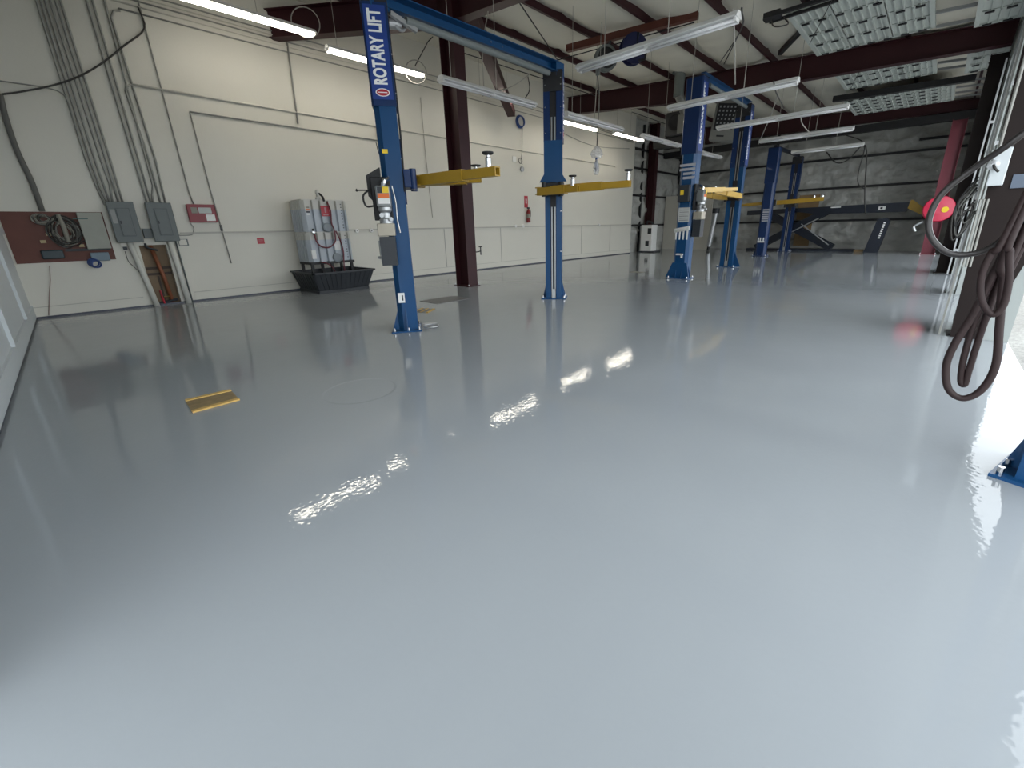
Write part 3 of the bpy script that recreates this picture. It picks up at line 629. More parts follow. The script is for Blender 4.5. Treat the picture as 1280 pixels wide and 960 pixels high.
# --- middle lift
L2 = thing('two_post_lift', 'middle blue two post lift, tallest, with white wrench rack on its post', 'vehicle lift', (-4.95, 13.2, 0))
C_ = Vector((-4.90, 11.36, 0)); D_ = Vector((-4.98, 15.22, 0))
M2a = post(L2, C_, (0, 1), 4.74, 3.2, W=0.40, D=0.30, side=1, blue=BLUE, lettering=(3.3, 1.3, 0.13, 0.05), oval=False)
M2b = post(L2, D_, (0, -1), 4.80, 3.2, W=0.40, D=0.30, side=-1, lettering=(3.3, 1.3, 0.13, 0.05), oval=False)
ob = MB(); p, q = C_+Vector((0.08, 0, 4.78)), D_+Vector((0.08, 0, 4.82)); ob.bar(p, q, 0.012, 0.16); ob.bar(p+Vector((0.05, 0, 0.07)), q+Vector((0.05, 0, 0.07)), 0.1, 0.012); ob.build('overhead_beam', BLUE, L2)
MB().tube([p+Vector((0.06, 0.4, -0.12)), q+Vector((0.06, -0.4, -0.12))], 0.045, 12).build('shutoff_bar', mat('grey_foam_bar', (0.16, 0.18, 0.18), 0.7), L2)
carriage(L2, M2a, 2.2, 0.40, 0.30); carriage(L2, M2b, 2.2, 0.40, 0.30)
arm(L2, D_+Vector((0.22, -0.25, 2.22)), (-4.68, 12.5, 2.26), 0.6, m=PALEY, w1=0.14, h1=0.15, pads=((0.94, 0.08),))
arm(L2, D_+Vector((-0.22, -0.25, 2.20)), (-5.25, 13.0, 2.22), 0.6, m=PALEY, w1=0.14, h1=0.15)
arm(L2, C_+Vector((0.22, 0.25, 2.24)), (-4.45, 13.6, 2.34), 0.6, m=PALEY, w1=0.14, h1=0.12)
arm(L2, C_+Vector((-0.22, 0.25, 2.20)), (-5.1, 13.2, 2.2), 0.6, m=PALEY, w1=0.14, h1=0.12)
for c in (C_+Vector((0.24, 0.25, 2.22)), C_+Vector((-0.24, 0.25, 2.2)), D_+Vector((0.24, -0.25, 2.22)), D_+Vector((-0.24, -0.25, 2.2))): gear(L2, c, 0.1, PALEY)
fr = -0.152  # outer back face of the near post, local y
rk = MB(M2a); rk.prism([(-0.20, fr, 1.30), (0.19, fr, 1.36), (0.19, fr, 1.26), (-0.20, fr, 1.20)], (0, -0.03, 0))
rk.build('wrench_rack', WHITEP, L2)
for i in range(4):
    x = -0.15+i*0.1; MB(M2a).prism([(x-0.022, fr-0.01, 1.28), (x+0.022, fr-0.01, 1.28), (x+0.014, fr-0.01, 1.02), (x-0.014, fr-0.01, 1.02)], (0, -0.02, 0)).build('lift_adapter', WHITEP, L2)
MB(M2a).box(-0.14, 0.16, fr-0.004, fr, 1.46, 1.82).build('instruction_plate', mat('instruction_grey', (0.50, 0.51, 0.50), 0.5), L2)
for i in range(6): MB(M2a).box(-0.11, 0.13, fr-0.006, fr-0.004, 1.50+i*0.05, 1.515+i*0.05).build('instruction_line', mat('print_grey', (0.2, 0.2, 0.2), 0.5), L2)
MB(M2a).box(-0.16, 0.14, fr-0.10, fr, 1.95, 2.36, 0.02).build('control_box', BLACKP, L2)
MB(M2a).box(-0.09, 0.0, fr-0.104, fr-0.10, 2.12, 2.24).build('small_label', YLAB, L2)
for i, (a, b) in enumerate(((-0.20, 0.2), (-0.20, 0.2), (-0.10, 0.2), (-0.1, 0.2))):
    MB(M2a).box(a, b, fr-0.004, fr, 2.80-i*0.10, 2.86-i*0.10).build('decal_band', mat('decal_grey', (0.45, 0.46, 0.50), 0.5), L2)
lt = MB(M2a); lt.box(-0.10, 0.08, fr-0.05, fr, 0.62, 0.66); lt.box(0.03, 0.07, fr-0.05, fr, 0.55, 0.66); lt.build('bracket_white', WHITEP, L2)
M2s = frame(C_+Vector((0.02, 0.05, 0)), (1, 0, 0), (0, 1, 0), (0, 0, 1)); power_unit(L2, M2s, 0.42, 2.12, k=1.15, yo=0.05)
gf = MB(M2a); gf.prism([(-0.20, fr, 0.42), (0.20, fr, 0.42), (0.30, fr-0.03, 0.02), (-0.36, fr-0.03, 0.02)], (0, 0.03, 0)); gf.build('flared_foot', BLUE, L2)
MB(M2b).prism([(-0.20, 0.0, 0.5), (-0.20, 0.0, 0.02), (-0.42, 0.0, 0.02)], (0, 0.03, 0)).build('gusset', BLUE, L2)

# --- far lift
L3 = thing('two_post_lift', 'farthest blue two post lift with dark posts beside the scissor lift', 'vehicle lift', (-5.45, 23.0, 0))
E_ = Vector((-5.50, 20.95, 0)); F_ = Vector((-5.48, 24.95, 0))
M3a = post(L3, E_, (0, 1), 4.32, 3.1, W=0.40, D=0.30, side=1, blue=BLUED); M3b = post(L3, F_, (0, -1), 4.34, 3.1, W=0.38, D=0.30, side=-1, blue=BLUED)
MB().bar(E_+Vector((0, 0, 4.38)), F_+Vector((0, 0, 4.40)), 0.1, 0.12).build('overhead_beam', NAVY, L3)
carriage(L3, M3a, 2.2, 0.4, 0.3); carriage(L3, M3b, 2.2, 0.4, 0.3)
arm(L3, E_+Vector((0.3, 0.25, 2.2)), (-3.55, 21.25, 2.26), 0.6, pads=((0.80, 0.12), (0.97, 0.1)), w1=0.16, h1=0.17)
arm(L3, E_+Vector((-0.3, 0.25, 2.2)), (-6.9, 21.3, 2.16), 0.6, w1=0.12, h1=0.12, pads=((0.9, 0.1),))
MB(M3a).box(-0.10, 0.14, -0.156, -0.152, 1.45, 1.95).build('decal_band', mat('decal_grey', (0.45, 0.46, 0.50), 0.5), L3)
for i in range(5): MB(M3a).box(-0.10, 0.14, -0.158, -0.156, 1.50+i*0.09, 1.53+i*0.09).build('decal_line', BLUED, L3)
rk = MB(M3a)
for x in (-0.12, -0.04, 0.08): rk.box(x-0.02, x+0.02, -0.19, -0.152, 0.62, 0.78)
rk.box(-0.15, 0.12, -0.19, -0.152, 0.58, 0.64); rk.build('lift_adapter', WHITEP, L3)

# --- blue post at the right edge of the frame
LR = thing('two_post_lift', 'blue lift post at the extreme right edge of the frame, only its foot showing', 'vehicle lift', (0.80, 3.35, 0))
MR = post(LR, (0.77, 3.38, 0), (-0.3, -1), 3.9, 3.0, side=1)
hk = MB(); hk.tube([(0.70, 3.28, 2.1), (0.42, 3.0, 2.12), (0.34, 2.9, 2.2)], 0.012, smooth=4); hk.build('hose_hook', GALV, LR)

# ------------------------------------------------------------ scissor lift at the far wall
SC = thing('scissor_lift', 'dark navy scissor lift with raised runway and yellow end ramp at far wall', 'scissor lift', (-4.2, 25.6, 0))
y0, y1 = 25.40, 26.0
MB().box(-7.4, -2.7, y0-0.05, y1+0.05, 0.0, 0.10).build('base_frame', NAVY, SC)
def yb(pa, pb, y, wd, h, nm, m=NAVY): MB().bar((pa[0], y, pa[1]), (pb[0], y, pb[1]), wd, h).build(nm, m, SC)
for y in (y0+0.05, y1-0.05):
    yb((-7.0, 0.12), (-4.0, 1.9), y, 0.06, 0.32, 'scissor_arm'); yb((-6.5, 1.75), (-3.6, 0.15), y+0.07, 0.06, 0.32, 'scissor_arm')
yb((-5.4, 0.9), (-4.3, 1.55), y0-0.02, 0.05, 0.05, 'hydraulic_ram', GALV); yb((-5.0, 1.3), (-3.7, 0.3), y0-0.03, 0.04, 0.04, 'hydraulic_ram', GALV)
MB().prism([(-7.6, y0, 1.80), (-5.2, y0, 1.86), (-4.4, y0, 1.74), (-1.15, y0, 1.72), (-1.0, y0, 1.96), (-1.05, y0, 2.12), (-7.6, y0, 2.02)], (0, 0.6, 0)).build('runway', NAVY, SC)
MB().box(-2.1, -1.85, y0-0.006, y0, 1.84, 1.98).build('white_label', WHITEP, SC); MB().box(-2.03, -1.95, y0-0.008, y0-0.006, 1.87, 1.95).build('white_label', NAVY, SC)
MB().box(-3.9, -3.5, y0-0.006, y0, 2.0, 2.05).build('white_label', WHITEP, SC)
MB().prism([(-1.05, y0-0.02, 2.20), (-0.98, y0-0.02, 2.20), (-0.28, y0-0.02, 1.62), (-0.5, y0-0.02, 1.52), (-1.1, y0-0.02, 1.86)], (0, 0.62, 0)).build('end_ramp', YELLOW, SC)
MB().box(-0.55, -0.2, y0-0.04, y1+0.02, 1.40, 1.6).build('ramp_stop', MAROON, SC)
CO = thing('lift_console', 'dark navy control cabinet with vertical white lettering right of the scissor lift', 'control cabinet', (-1.95, 24.9, 0))
MB().prism([(-2.25, 24.75, 0), (-1.75, 24.75, 0), (-1.55, 24.75, 1.35), (-1.68, 24.75, 1.5), (-2.0, 24.75, 1.42)], (0, 0.4, 0)).build('cabinet', NAVY, CO)
cl = MB()
for i in range(8): cl.box(-1.84+i*0.012, -1.77+i*0.012, 24.742, 24.75, 0.62+i*0.09, 0.68+i*0.09)
cl.build('lettering', WHITEP, CO)
tag(MB().box(-2.62, -2.3, 25.05, 25.25, 0.0, 0.12).build('wood_block', KRAFT), 'tan wooden block on the floor left of the navy cabinet', 'block')

# ------------------------------------------------------------ on the cream wall
def WP(y, z, x=0.03): return (XW+x, y, z)
def wpipe(label, pts, r=0.018, up=False, x=0.025, m=CONDUIT, name='conduit', cat='conduit', group=None, smooth=0, seg=8):
    P = [WP(y, z, x) for y, z in pts]
    if up: P = [WP(pts[0][0], 6.3, x)]+P
    return tag(MB().tube(P, r, seg, smooth=smooth).build(name, m, smooth=True), label, cat, group)
G1 = 'conduits rising from the left grey panel'
for pts, lb in (
  ([(0.643, 5.236), (0.648, 2.786), (0.680, 2.318), (0.716, 2.006)], 'leftmost conduit rising from the left grey breaker panel'),
  ([(0.696, 5.252), (0.702, 2.790), (0.721, 2.306), (0.761, 2.007)], 'second conduit from the left above the left grey breaker panel'),
  ([(0.750, 5.268), (0.767, 2.728), (0.795, 2.007)], 'third conduit from the left above the left grey breaker panel'),
  ([(0.810, 5.286), (0.850, 2.804), (0.872, 2.385), (0.829, 2.008)], 'fourth conduit, with a kink above the left grey breaker panel'),
  ([(0.880, 5.307), (0.917, 2.810), (0.921, 2.010)], 'fifth conduit above the left grey breaker panel'),
  ([(0.941, 5.325), (0.979, 2.815), (0.979, 2.011)], 'rightmost conduit above the left grey breaker panel')):
    wpipe(lb, pts, up=True, group=G1)
G2 = 'conduits rising from the right grey panel'
for pts, lb, u in (
  ([(1.283, 5.427), (1.330, 2.846), (1.341, 2.019)], 'leftmost conduit rising from the right grey breaker panel', True),
  ([(1.364, 5.452), (1.396, 2.852), (1.403, 2.020)], 'second conduit from the left above the right grey breaker panel', True),
  ([(1.531, 5.502), (1.515, 3.007), (1.511, 2.389), (1.457, 2.205), (1.441, 2.021)], 'kinked middle conduit above the right grey breaker panel', True),
  ([(1.607, 4.184), (1.517, 4.140), (1.486, 4.055), (1.556, 2.866), (1.556, 2.024)], 'conduit curving from the long horizontal pipe down to the right grey breaker panel', False),
  ([(1.717, 5.387), (1.625, 5.360), (1.566, 5.246), (1.657, 2.875), (1.633, 2.025)], 'rightmost conduit curving down from the ceiling bundle to the right grey breaker panel', False)):
    wpipe(lb, pts, up=u, group=G2)
wpipe('thin conduit dropping to the red fire alarm box', [(2.022, 5.648), (2.077, 2.291), (2.106, 2.036)], 0.013, up=True)
wpipe('long pale conduit running level above head height along the cream wall', [(1.607, 4.184), (4.588, 4.172), (10.013, 4.147), (18.770, 4.114)], 0.020, m=WALL)
wpipe('upper branch conduit leading right from a corner to the small wall fan', [(2.424, 3.851), (4.529, 3.837), (6.631, 3.802)], 0.016, m=CONDUIT)
wpipe('thin conduit dropping from the branch corner past the red fire panel', [(2.424, 3.851), (2.464, 2.388), (2.542, 0.775)], 0.012)
wpipe('conduit falling from the end of the nearest rafter to the long level conduit', [(4.608, 5.660), (4.544, 3.926)], 0.02, m=CONDUIT)
for i, z in enumerate((5.76, 5.69, 5.62, 5.53, 5.42)):
    P = [(0.9+0.2*i, z), (4.0, z-0.01), (8.2, z+0.01), (12.5, z-0.02), (YE-0.2, z-0.10-0.05*(4-i))]
    wpipe('%s level conduit of the bundle high on the cream wall' % ('top', 'second', 'middle', 'fourth', 'lowest')[i], P, 0.015, m=CONDUIT if i % 2 == 0 else WALL, group='bundle of level conduits high on the cream wall')
wpipe('dark sagging cable swagged across the upper left wall', [(-0.125, 3.700), (0.145, 3.796), (0.506, 3.948), (0.905, 4.174), (1.290, 4.481), (1.640, 4.816), (2.006, 5.177), (1.991, 5.515)], 0.014, x=0.06, m=CABLE, name='cable', cat='cable', smooth=4)
wpipe('second thin cable crossing the upper left wall to the left conduits', [(-0.090, 3.903), (0.355, 3.907), (0.582, 3.864), (0.650, 3.701), (0.647, 3.316)], 0.011, x=0.05, m=CONDUIT, name='cable', cat='cable', smooth=4)
wpipe('thick dark cable bundle dropping to the brown backboard', [(-0.140, 3.709), (-0.170, 3.327), (-0.171, 2.838), (-0.127, 2.358), (-0.124, 1.880)], 0.038, x=0.05, m=mat('dusty_grey_cable', (0.12, 0.12, 0.11), 0.6), name='cable_bundle', cat='cable', smooth=4)
wpipe('thin pinkish wire from the backboard down to the floor', [(-0.271, 0.934), (-0.324, 0.678), (-0.410, 0.393), (-0.501, 0.046)], 0.006, m=mat('pink_wire', (0.30, 0.20, 0.17), 0.5), name='wire', cat='wire')
wpipe('thin wire hanging on the wall between near lift and inner column', [(8.125, 5.114), (8.127, 3.670), (8.183, 1.785)], 0.008, m=CABLEW, name='wire', cat='wire')
wpipe('thin cable curving from the ceiling bundle toward the end of the cream wall', [(14.147, 5.127), (16.888, 4.803), (20.016, 5.003)], 0.012, m=CONDUIT, name='cable', cat='cable', smooth=4)

# brown backboard with cable tangle
(ya, za), (yb_, zb_) = (-0.532, 1.849), (0.583, 1.009)
YB0, YB1, ZB0, ZB1 = -0.66, 0.64, 0.99, 1.87
bk = thing('backboard', 'red brown telephone backboard on the wall in the left corner', 'backboard', (XW, 0, ZB0))
MB().box(XW+0.004, XW+0.02, YB0+0.01, YB1, ZB0, ZB1).build('board', PLY, bk)
cv = thing('equipment_cover', 'grey flat equipment cover on the right half of the brown backboard', 'cover', (XW+0.02, 0.4, 1.25))
MB().box(XW+0.02, XW+0.10, (0.268, 1.842)[0]+0.02, (0.610, 1.221)[0]+0.01, 1.20, 1.86, 0.01).build('cover_plate', OLIVE, cv)
MB().box(XW+0.10, XW+0.102, 0.22, 0.42, 1.74, 1.76).build('vent_slot', mat('teal_slot', (0.08, 0.14, 0.13), 0.5), cv)
MB().box(XW+0.02, XW+0.07, -0.01, 0.59, 1.17, 1.215).build('lower_rim', BLACKP, cv)
def tangle(label, name, cy, cz, ry, rz, n, r, m, x=0.05, seed=1):
    rnd = random.Random(seed); t = thing(name, label, 'cable tangle', (XW+x, cy, cz-rz))
    for i in range(n):
        P = []; a0 = rnd.random()*6; k = rnd.uniform(0.5, 1); ex = rnd.uniform(-0.2, 0.2)
        for j in range(9): P.append(WP(cy+ry*k*math.cos(a0+j*0.75)+ex*ry+rnd.uniform(-.02, .02), cz+rz*k*math.sin(a0+j*0.75)+rnd.uniform(-.03, .03), x+rnd.uniform(-0.015, 0.04)))
        MB().tube(P, r*rnd.uniform(0.6, 1.2), 6, smooth=4).build('cable_strand', m[i % len(m)], t, smooth=True)
    return t
GC = mat('dusty_grey_cable', (0.12, 0.12, 0.11), 0.6); PC = mat('dusty_pale_cable', (0.26, 0.25, 0.21), 0.6)
tangle('coil of pale grey cable at the top of the brown backboard', 'cable_coil', (-0.148, 1.743)[0], (-0.148, 1.743)[1], 0.12, 0.08, 8, 0.010, [PC, GC], seed=3)
tangle('tangle of dark dusty wires in the middle of the brown backboard', 'cable_tangle', (0.055, 1.519)[0], (0.055, 1.519)[1], 0.22, 0.30, 16, 0.010, [CABLE, GC, CABLE, PC], seed=5)
wpipe('thick grey flexible tube slanting through the wire tangle', [(0.050, 1.826), (0.072, 1.589), (0.071, 1.332)], 0.035, x=0.07, m=PC, name='flexible_tube', cat='tube')
(y1_, z1_) = (-0.182, 1.129)
tag(MB().box(XW+0.02, XW+0.07, y1_-0.14, y1_+0.14, z1_-0.08, z1_+0.08, 0.02).build('network_box', mat('teal_black_plastic', (0.015, 0.035, 0.045), 0.4)), 'dark teal rounded box low on the brown backboard', 'network box')
for (yy, zz), lb in (((-0.244, 1.358), 'small tan tag left of the tangle'), ((0.224, 1.268), 'small tan tag beside the grey cover'), ((-0.145, 1.481), 'small pale connector block in the tangle')):
    tag(MB().box(XW+0.022, XW+0.05, yy-0.035, yy+0.035, zz-0.025, zz+0.025).build('connector_block', mat('tan_plastic', (0.45, 0.36, 0.2), 0.5)), lb, 'connector')
(y2_, z2_) = (0.426, 1.064)
tag(MB().box(XW+0.02, XW+0.09, y2_-0.13, y2_+0.13, z2_-0.09, z2_+0.07, 0.015).build('outlet_box', mat('blue_grey_box', (0.16, 0.22, 0.27), 0.5)), 'blue grey outlet box on the lower corner of the brown backboard', 'outlet box')
(y3_, z3_) = (0.321, 0.950)
bc = thing('cord_coil', 'small coil of bright blue cord hanging at the backboard corner', 'cord coil', (XW+0.12, y3_, z3_-0.1))
for i in range(6): MB().ring(WP(y3_+0.008*i-0.02, z3_-0.006*i, 0.11+0.012*i), (1, 0.2*(i-2.5)/3, 0.1), 0.075-0.006*(i % 3), 0.010, 20).build('cord_loop', BLUEC, bc, smooth=True)

# breaker panels
def breaker(label, y0, y1, z0, z1, sc):
    t = thing('breaker_panel', label, 'breaker panel', (XW, (y0+y1)/2, z0), 'grey breaker panels')
    MB().box(XW, XW+0.13, y0+0.02, y1-0.02, z0+0.02, z1-0.02).build('enclosure', GREYBOXD, t)
    MB().box(XW+0.13, XW+0.145, y0, y1, z0, z1, 0.012).build('front_cover', GREYBOX, t)
    d = MB().box(XW+0.145, XW+0.158, y0+0.12, y1-0.10, z0+0.13, z1-0.13, 0.004).build('door', GREYBOX, t)
    MB().box(XW+0.158, XW+0.168, y0+0.13, y0+0.15, (z0+z1)/2-0.03, (z0+z1)/2+0.03).build('latch', BLACKP, d)
    for a in (y0+0.04, y1-0.04):
        for b in (z0+0.04, z1-0.04): MB().cyl((XW+0.145, a, b), (XW+0.150, a, b), 0.008, seg=8).build('screw', GREYBOXD, t)
    fr = MB(); 
    for a, b, c, e in ((y0+0.105, y0+0.12, z0+0.115, z1-0.115), (y1-0.10, y1-0.085, z0+0.115, z1-0.115), (y0+0.105, y1-0.085, z1-0.13, z1-0.115), (y0+0.105, y1-0.085, z0+0.115, z0+0.13)): fr.box(XW+0.1451, XW+0.149, a, b, c, e)
    fr.build('door_frame', GREYBOXD, t)
    if sc: MB().box(XW+0.1451, XW+0.147, y0+0.03, y0+0.10, z0+0.36, z0+0.62).build('paper_label', mat('worn_label', (0.27, 0.28, 0.27), 0.5), t)
    return t
breaker('left grey breaker panel with a worn label, beside the brown backboard', 0.72, 1.12, 1.30, 2.06, True)
breaker('right grey breaker panel, above the open wall recess', 1.29, 1.70, 1.30, 2.06, False)
(y4, z4) = (1.260, 1.493)
tag(MB().box(XW, XW+0.09, 1.15, 1.30, 1.37, 1.56, 0.008).build('junction_box', GREYBOXD), 'small dark grey junction box between the two breaker panels', 'junction box')
fa = thing('fire_alarm_panel', 'dark red fire alarm panel with pale display windows', 'fire alarm panel', (XW, 2.15, 1.72))
(fy0, fz1), (fy1, fz0) = (1.960, 2.064), (2.463, 1.673)
MB().box(XW, XW+0.08, fy0, fy1+0.0, fz0, fz1-0.02, 0.01).build('enclosure', FIRERED, fa)
fw = fy1-fy0; fh = fz1-fz0
MB().box(XW+0.08, XW+0.083, fy0+0.13*fw, fy0+0.34*fw, fz0+0.48*fh, fz0+0.78*fh).build('display_window', PC, fa)
MB().box(XW+0.08, XW+0.083, fy0+0.38*fw, fy0+0.84*fw, fz0+0.48*fh, fz0+0.78*fh).build('display_window', mat('pale_grey_window', (0.40, 0.42, 0.40), 0.3), fa)
MB().box(XW+0.083, XW+0.086, fy0+0.60*fw, fy0+0.92*fw, fz0+0.08*fh, fz0+0.42*fh).build('paper_label', WHITEP, fa)
wpipe('cable curving from under the red fire panel to the wall ledge', [(1.970, 1.660), (2.005, 1.560), (1.969, 1.461), (1.889, 1.414), (1.475, 1.425)], 0.009, m=CONDUIT, name='cable', cat='cable', smooth=4)
(sy, sz) = (1.762, 1.268)
sw = thing('wall_outlet', 'small outlet plate with dark outline below the fire panel', 'outlet', (XW, sy, sz-0.06))
MB().box(XW, XW+0.012, sy-0.085, sy+0.085, sz-0.07, sz+0.07).build('outlet_surround', GREYBOX, sw); MB().box(XW+0.012, XW+0.018, sy-0.07, sy+0.06, sz-0.055, sz+0.06).build('outlet_plate', WALL, sw)
tag(MB().box(XW, XW+0.035, (2.506, 1.553)[0]-0.02, (2.506, 1.553)[0]+0.02, (2.499, 1.519)[1]-0.03, (2.513, 1.587)[1]+0.03).build('conduit_fitting', BLACKP), 'black fitting on the thin conduit right of the fire panel', 'fitting')
(oy, oz) = (0.813, 1.243)
ou = thing('wall_outlet', 'small outlet with a black plug under the left grey panel', 'outlet', (XW, oy, oz-0.1))
MB().box(XW, XW+0.04, oy-0.045, oy+0.045, oz-0.06, oz+0.06).build('outlet_plate', WALL, ou); MB().box(XW+0.04, XW+0.09, oy-0.03, oy+0.03, oz-0.08, oz-0.02).build('plug', BLACKP, ou)
wpipe('thin cord drooping from the outlet to the white riser pipe', [(0.800, 1.135), (0.804, 0.947), (0.871, 0.815), (0.939, 0.681)], 0.006, x=0.06, m=CABLE, name='cord', cat='cord', smooth=4)
# riser pipes and copper pipe
wpipe('white riser pipe left of the open recess', [(0.897, 1.348), (0.971, 0.711), (1.044, -0.015)], 0.05, x=0.06, m=PIPEW, name='riser_pipe', cat='pipe', seg=16)
wpipe('thick white riser pipe right of the open recess', [(1.535, 1.342), (1.561, 0.659), (1.579, -0.004)], 0.055, x=0.065, m=PIPEW, name='riser_pipe', cat='pipe', seg=16)
wpipe('thin dark edged conduit beside the thick white riser pipe', [(1.637, 1.322), (1.643, 0.652), (1.649, -0.014)], 0.016, x=0.03, m=GREYBOX)
wpipe('copper brown pipe standing in the open wall recess', [(1.215, 1.23), (1.29, 0.62), (1.33, 0.0)], 0.036, x=-0.06, m=COPPER, name='copper_pipe', cat='pipe', seg=14)
wpipe('dark elbow cable entering the top of the recess', [(1.136, 1.276), (1.143, 1.197), (1.223, 1.161), (1.304, 1.125)], 0.02, x=0.03, m=BLACKP, name='cable', cat='cable', smooth=4)
vv = thing('recess_valves', 'red handled valve and black pipework at the foot of the recess', 'valve', (XW-0.05, 1.22, 0))
MB().tube([(XW-0.06, 1.17, 0.30), (XW-0.03, 1.17, 0.16), (XW+0.02, 1.18, 0.03)], 0.018).build('valve_lever', REDP, vv)
MB().tube([(XW-0.06, 1.06, 0.03), (XW-0.06, 1.25, 0.06), (XW-0.02, 1.42, 0.09)], 0.03).build('pipework', BLACKP, vv)
MB().tube([(XW-0.04, 1.20, 0.16), (XW-0.04, 1.30, 0.17)], 0.012).build('brass_fitting', mat('brass', (0.5, 0.38, 0.14), 0.3, 0.8), vv)
# small signs, outlets on the ledge
(y_, z_) = (3.242, 1.249)
s1 = thing('wall_sign', 'small square red sign low on the cream wall left of the tanks', 'sign', (XW, y_, z_-0.06))
MB().box(XW, XW+0.006, y_-0.075, y_+0.075, z_-0.07, z_+0.07).build('sign_plate', REDP, s1)
for k in (-0.025, 0.0, 0.025): MB().box(XW+0.006, XW+0.0075, y_-0.045, y_+0.045, z_+k-0.004, z_+k+0.004).build('print_line', mat('faded_pink', (0.45, 0.2, 0.22), 0.5), s1)
def round_outlet(label, p, hole=False):
    y, z = p; t = thing('wall_outlet', label, 'outlet', (XW+0.02, y, z-0.05), 'round outlets on the wall ledge')
    MB().lathe((XW, y, z), [(0.055, 0.0), (0.055, 0.045), (0.045, 0.055), (0.03, 0.055)], (1, 0, 0)).build('outlet_body', WHITEP, t)
    MB().cyl((XW+0.054, y, z), (XW+0.058, y, z), 0.02 if hole else 0.012).build('socket', BLACKP, t)
round_outlet('round white outlet just right of the grey tanks', (5.643, 1.432))
round_outlet('round white outlet with a dark socket, between tanks and near lift', (6.068, 1.435), True)
round_outlet('round grey outlet below the fire extinguisher, left one', (11.931, 1.487))
round_outlet('round grey outlet below the fire extinguisher, right one', (12.351, 1.482), True)
round_outlet('round outlet on the ledge under the arm of the second post', (17.590, 1.476))
# fire extinguisher and its sign
(y_, z_) = (12.563, 2.363)
s2 = thing('wall_sign', 'tall red fire extinguisher sign with white arrow', 'sign', (XW, y_, z_-0.2))
MB().box(XW, XW+0.006, y_-0.10, y_+0.10, z_-0.20, z_+0.22).build('sign_plate', REDP, s2)
MB().prism([(XW+0.006, y_-0.045, z_-0.0), (XW+0.006, y_+0.045, z_-0.0), (XW+0.006, y_, z_-0.10)], (0.002, 0, 0)).build('arrow', LETTER, s2)
MB().box(XW+0.006, XW+0.008, y_-0.03, y_+0.03, z_+0.02, z_+0.12).build('symbol', LETTER, s2)
(y_, z_) = (12.593, 1.910)
fe = thing('fire_extinguisher', 'red fire extinguisher hanging on the cream wall', 'fire extinguisher', (XW+0.09, y_, z_-0.3))
MB().lathe((XW+0.09, y_, z_-0.30), [(0.07, 0), (0.078, 0.02), (0.078, 0.38), (0.05, 0.45), (0.025, 0.47), (0.025, 0.50)]).build('cylinder', mat('extinguisher_red', (0.22, 0.01, 0.012), 0.3), fe, smooth=True)
MB().box(XW+0.05, XW+0.13, y_-0.03, y_+0.03, z_+0.20, z_+0.26).build('valve_head', BLACKP, fe)
MB().tube([(XW+0.10, y_+0.03, z_+0.22), (XW+0.10, y_+0.11, z_+0.12), (XW+0.10, y_+0.11, z_-0.1)], 0.012, smooth=4).build('hose', RUBBER, fe)
MB().cyl((XW+0.09, y_, z_-0.14), (XW+0.09, y_, z_+0.02), 0.0795).build('paper_label', PC, fe)
# blue cord coil high on the wall with hanging hook
(y_, z_) = (12.274, 5.070)
k = thing('cord_coil', 'dark blue coil hung high on the wall right of the inner column', 'cord coil', (XW+0.1, y_, z_-0.2))
for i in range(4): MB().ring((XW+0.06+0.02*i, y_, z_), (1, 0, 0), 0.20-0.01*i, 0.022, 26).build('cord_loop', BLUEC, k, smooth=True)
wpipe('thin pale cord hanging below the dark blue coil with hooks at its end', [(12.372, 4.889), (12.317, 4.036), (12.244, 3.814), (12.324, 3.657)], 0.012, x=0.08, m=CONDUIT, name='cord', cat='cord')
tag(MB().ring((-11.720, 12.224, 3.776), (1, 0, 0), 0.09, 0.012).build('hook_ring', BLACKP), 'small dark ring at the end of the pale cord on the wall', 'ring')
(y_, z_) = (12.361, 3.510)
tag(MB().lathe((XW, y_, z_), [(0.09, 0), (0.09, 0.05), (0.04, 0.06), (0.03, 0.06)], (1, 0, 0)).build('round_gauge', GALV), 'round grey gauge on the wall under the pale cord', 'gauge')
(y_, z_) = (11.971, 3.816)
tag(MB().box(XW, XW+0.03, y_-0.09, y_+0.09, z_-0.09, z_+0.09).build('switch_plate', WHITEP), 'small white switch plate left of the pale hanging cord', 'switch')
(y_, z_) = (6.760, 4.037)
hf = thing('wall_horn', 'grey horn on the wall half hidden behind the nearest lift post', 'horn', (XW+0.1, y_, z_))
MB().lathe((XW+0.02, y_, z_), [(0.05, 0), (0.07, 0.06), (0.13, 0.16), (0.16, 0.2), (0.02, 0.19)], (1, -0.5, -0.2)).build('bell', GALV, hf, smooth=False)
MB().tube([(-11.740, 6.520, 3.741), (-11.740, 6.558, 3.505), (-11.740, 6.611, 3.369)], 0.012).build('wire', CABLE, hf)

# ------------------------------------------------------------ waste tanks in the black tub
TB = thing('spill_tub', 'large ribbed black plastic tub on the floor against the cream wall', 'tub', (-11.1, 4.55, 0))
x0, x1, y0, y1 = -11.72, -10.50, 3.92, 5.12; X0, X1, Y0_, Y1_ = -11.76, -10.38, 3.78, 5.28; zt = 0.50
mb = MB(); th = 0.03
lo = [(x0, y0), (x1, y0), (x1, y1), (x0, y1)]; hi = [(X0, Y0_), (X1, Y0_), (X1, Y1_), (X0, Y1_)]
a = [mb.v((x, y, 0.02)) for x, y in lo]; b = [mb.v((x, y, zt-0.03)) for x, y in hi]
ci, cj = (x0+x1)/2, (y0+y1)/2
b2 = [mb.v((x+(ci-x)*0.05, y+(cj-y)*0.05, zt-0.03)) for x, y in hi]; a2 = [mb.v((x+(ci-x)*0.05, y+(cj-y)*0.05, 0.06)) for x, y in lo]
mb.face(a[::-1]); mb.face(a2)
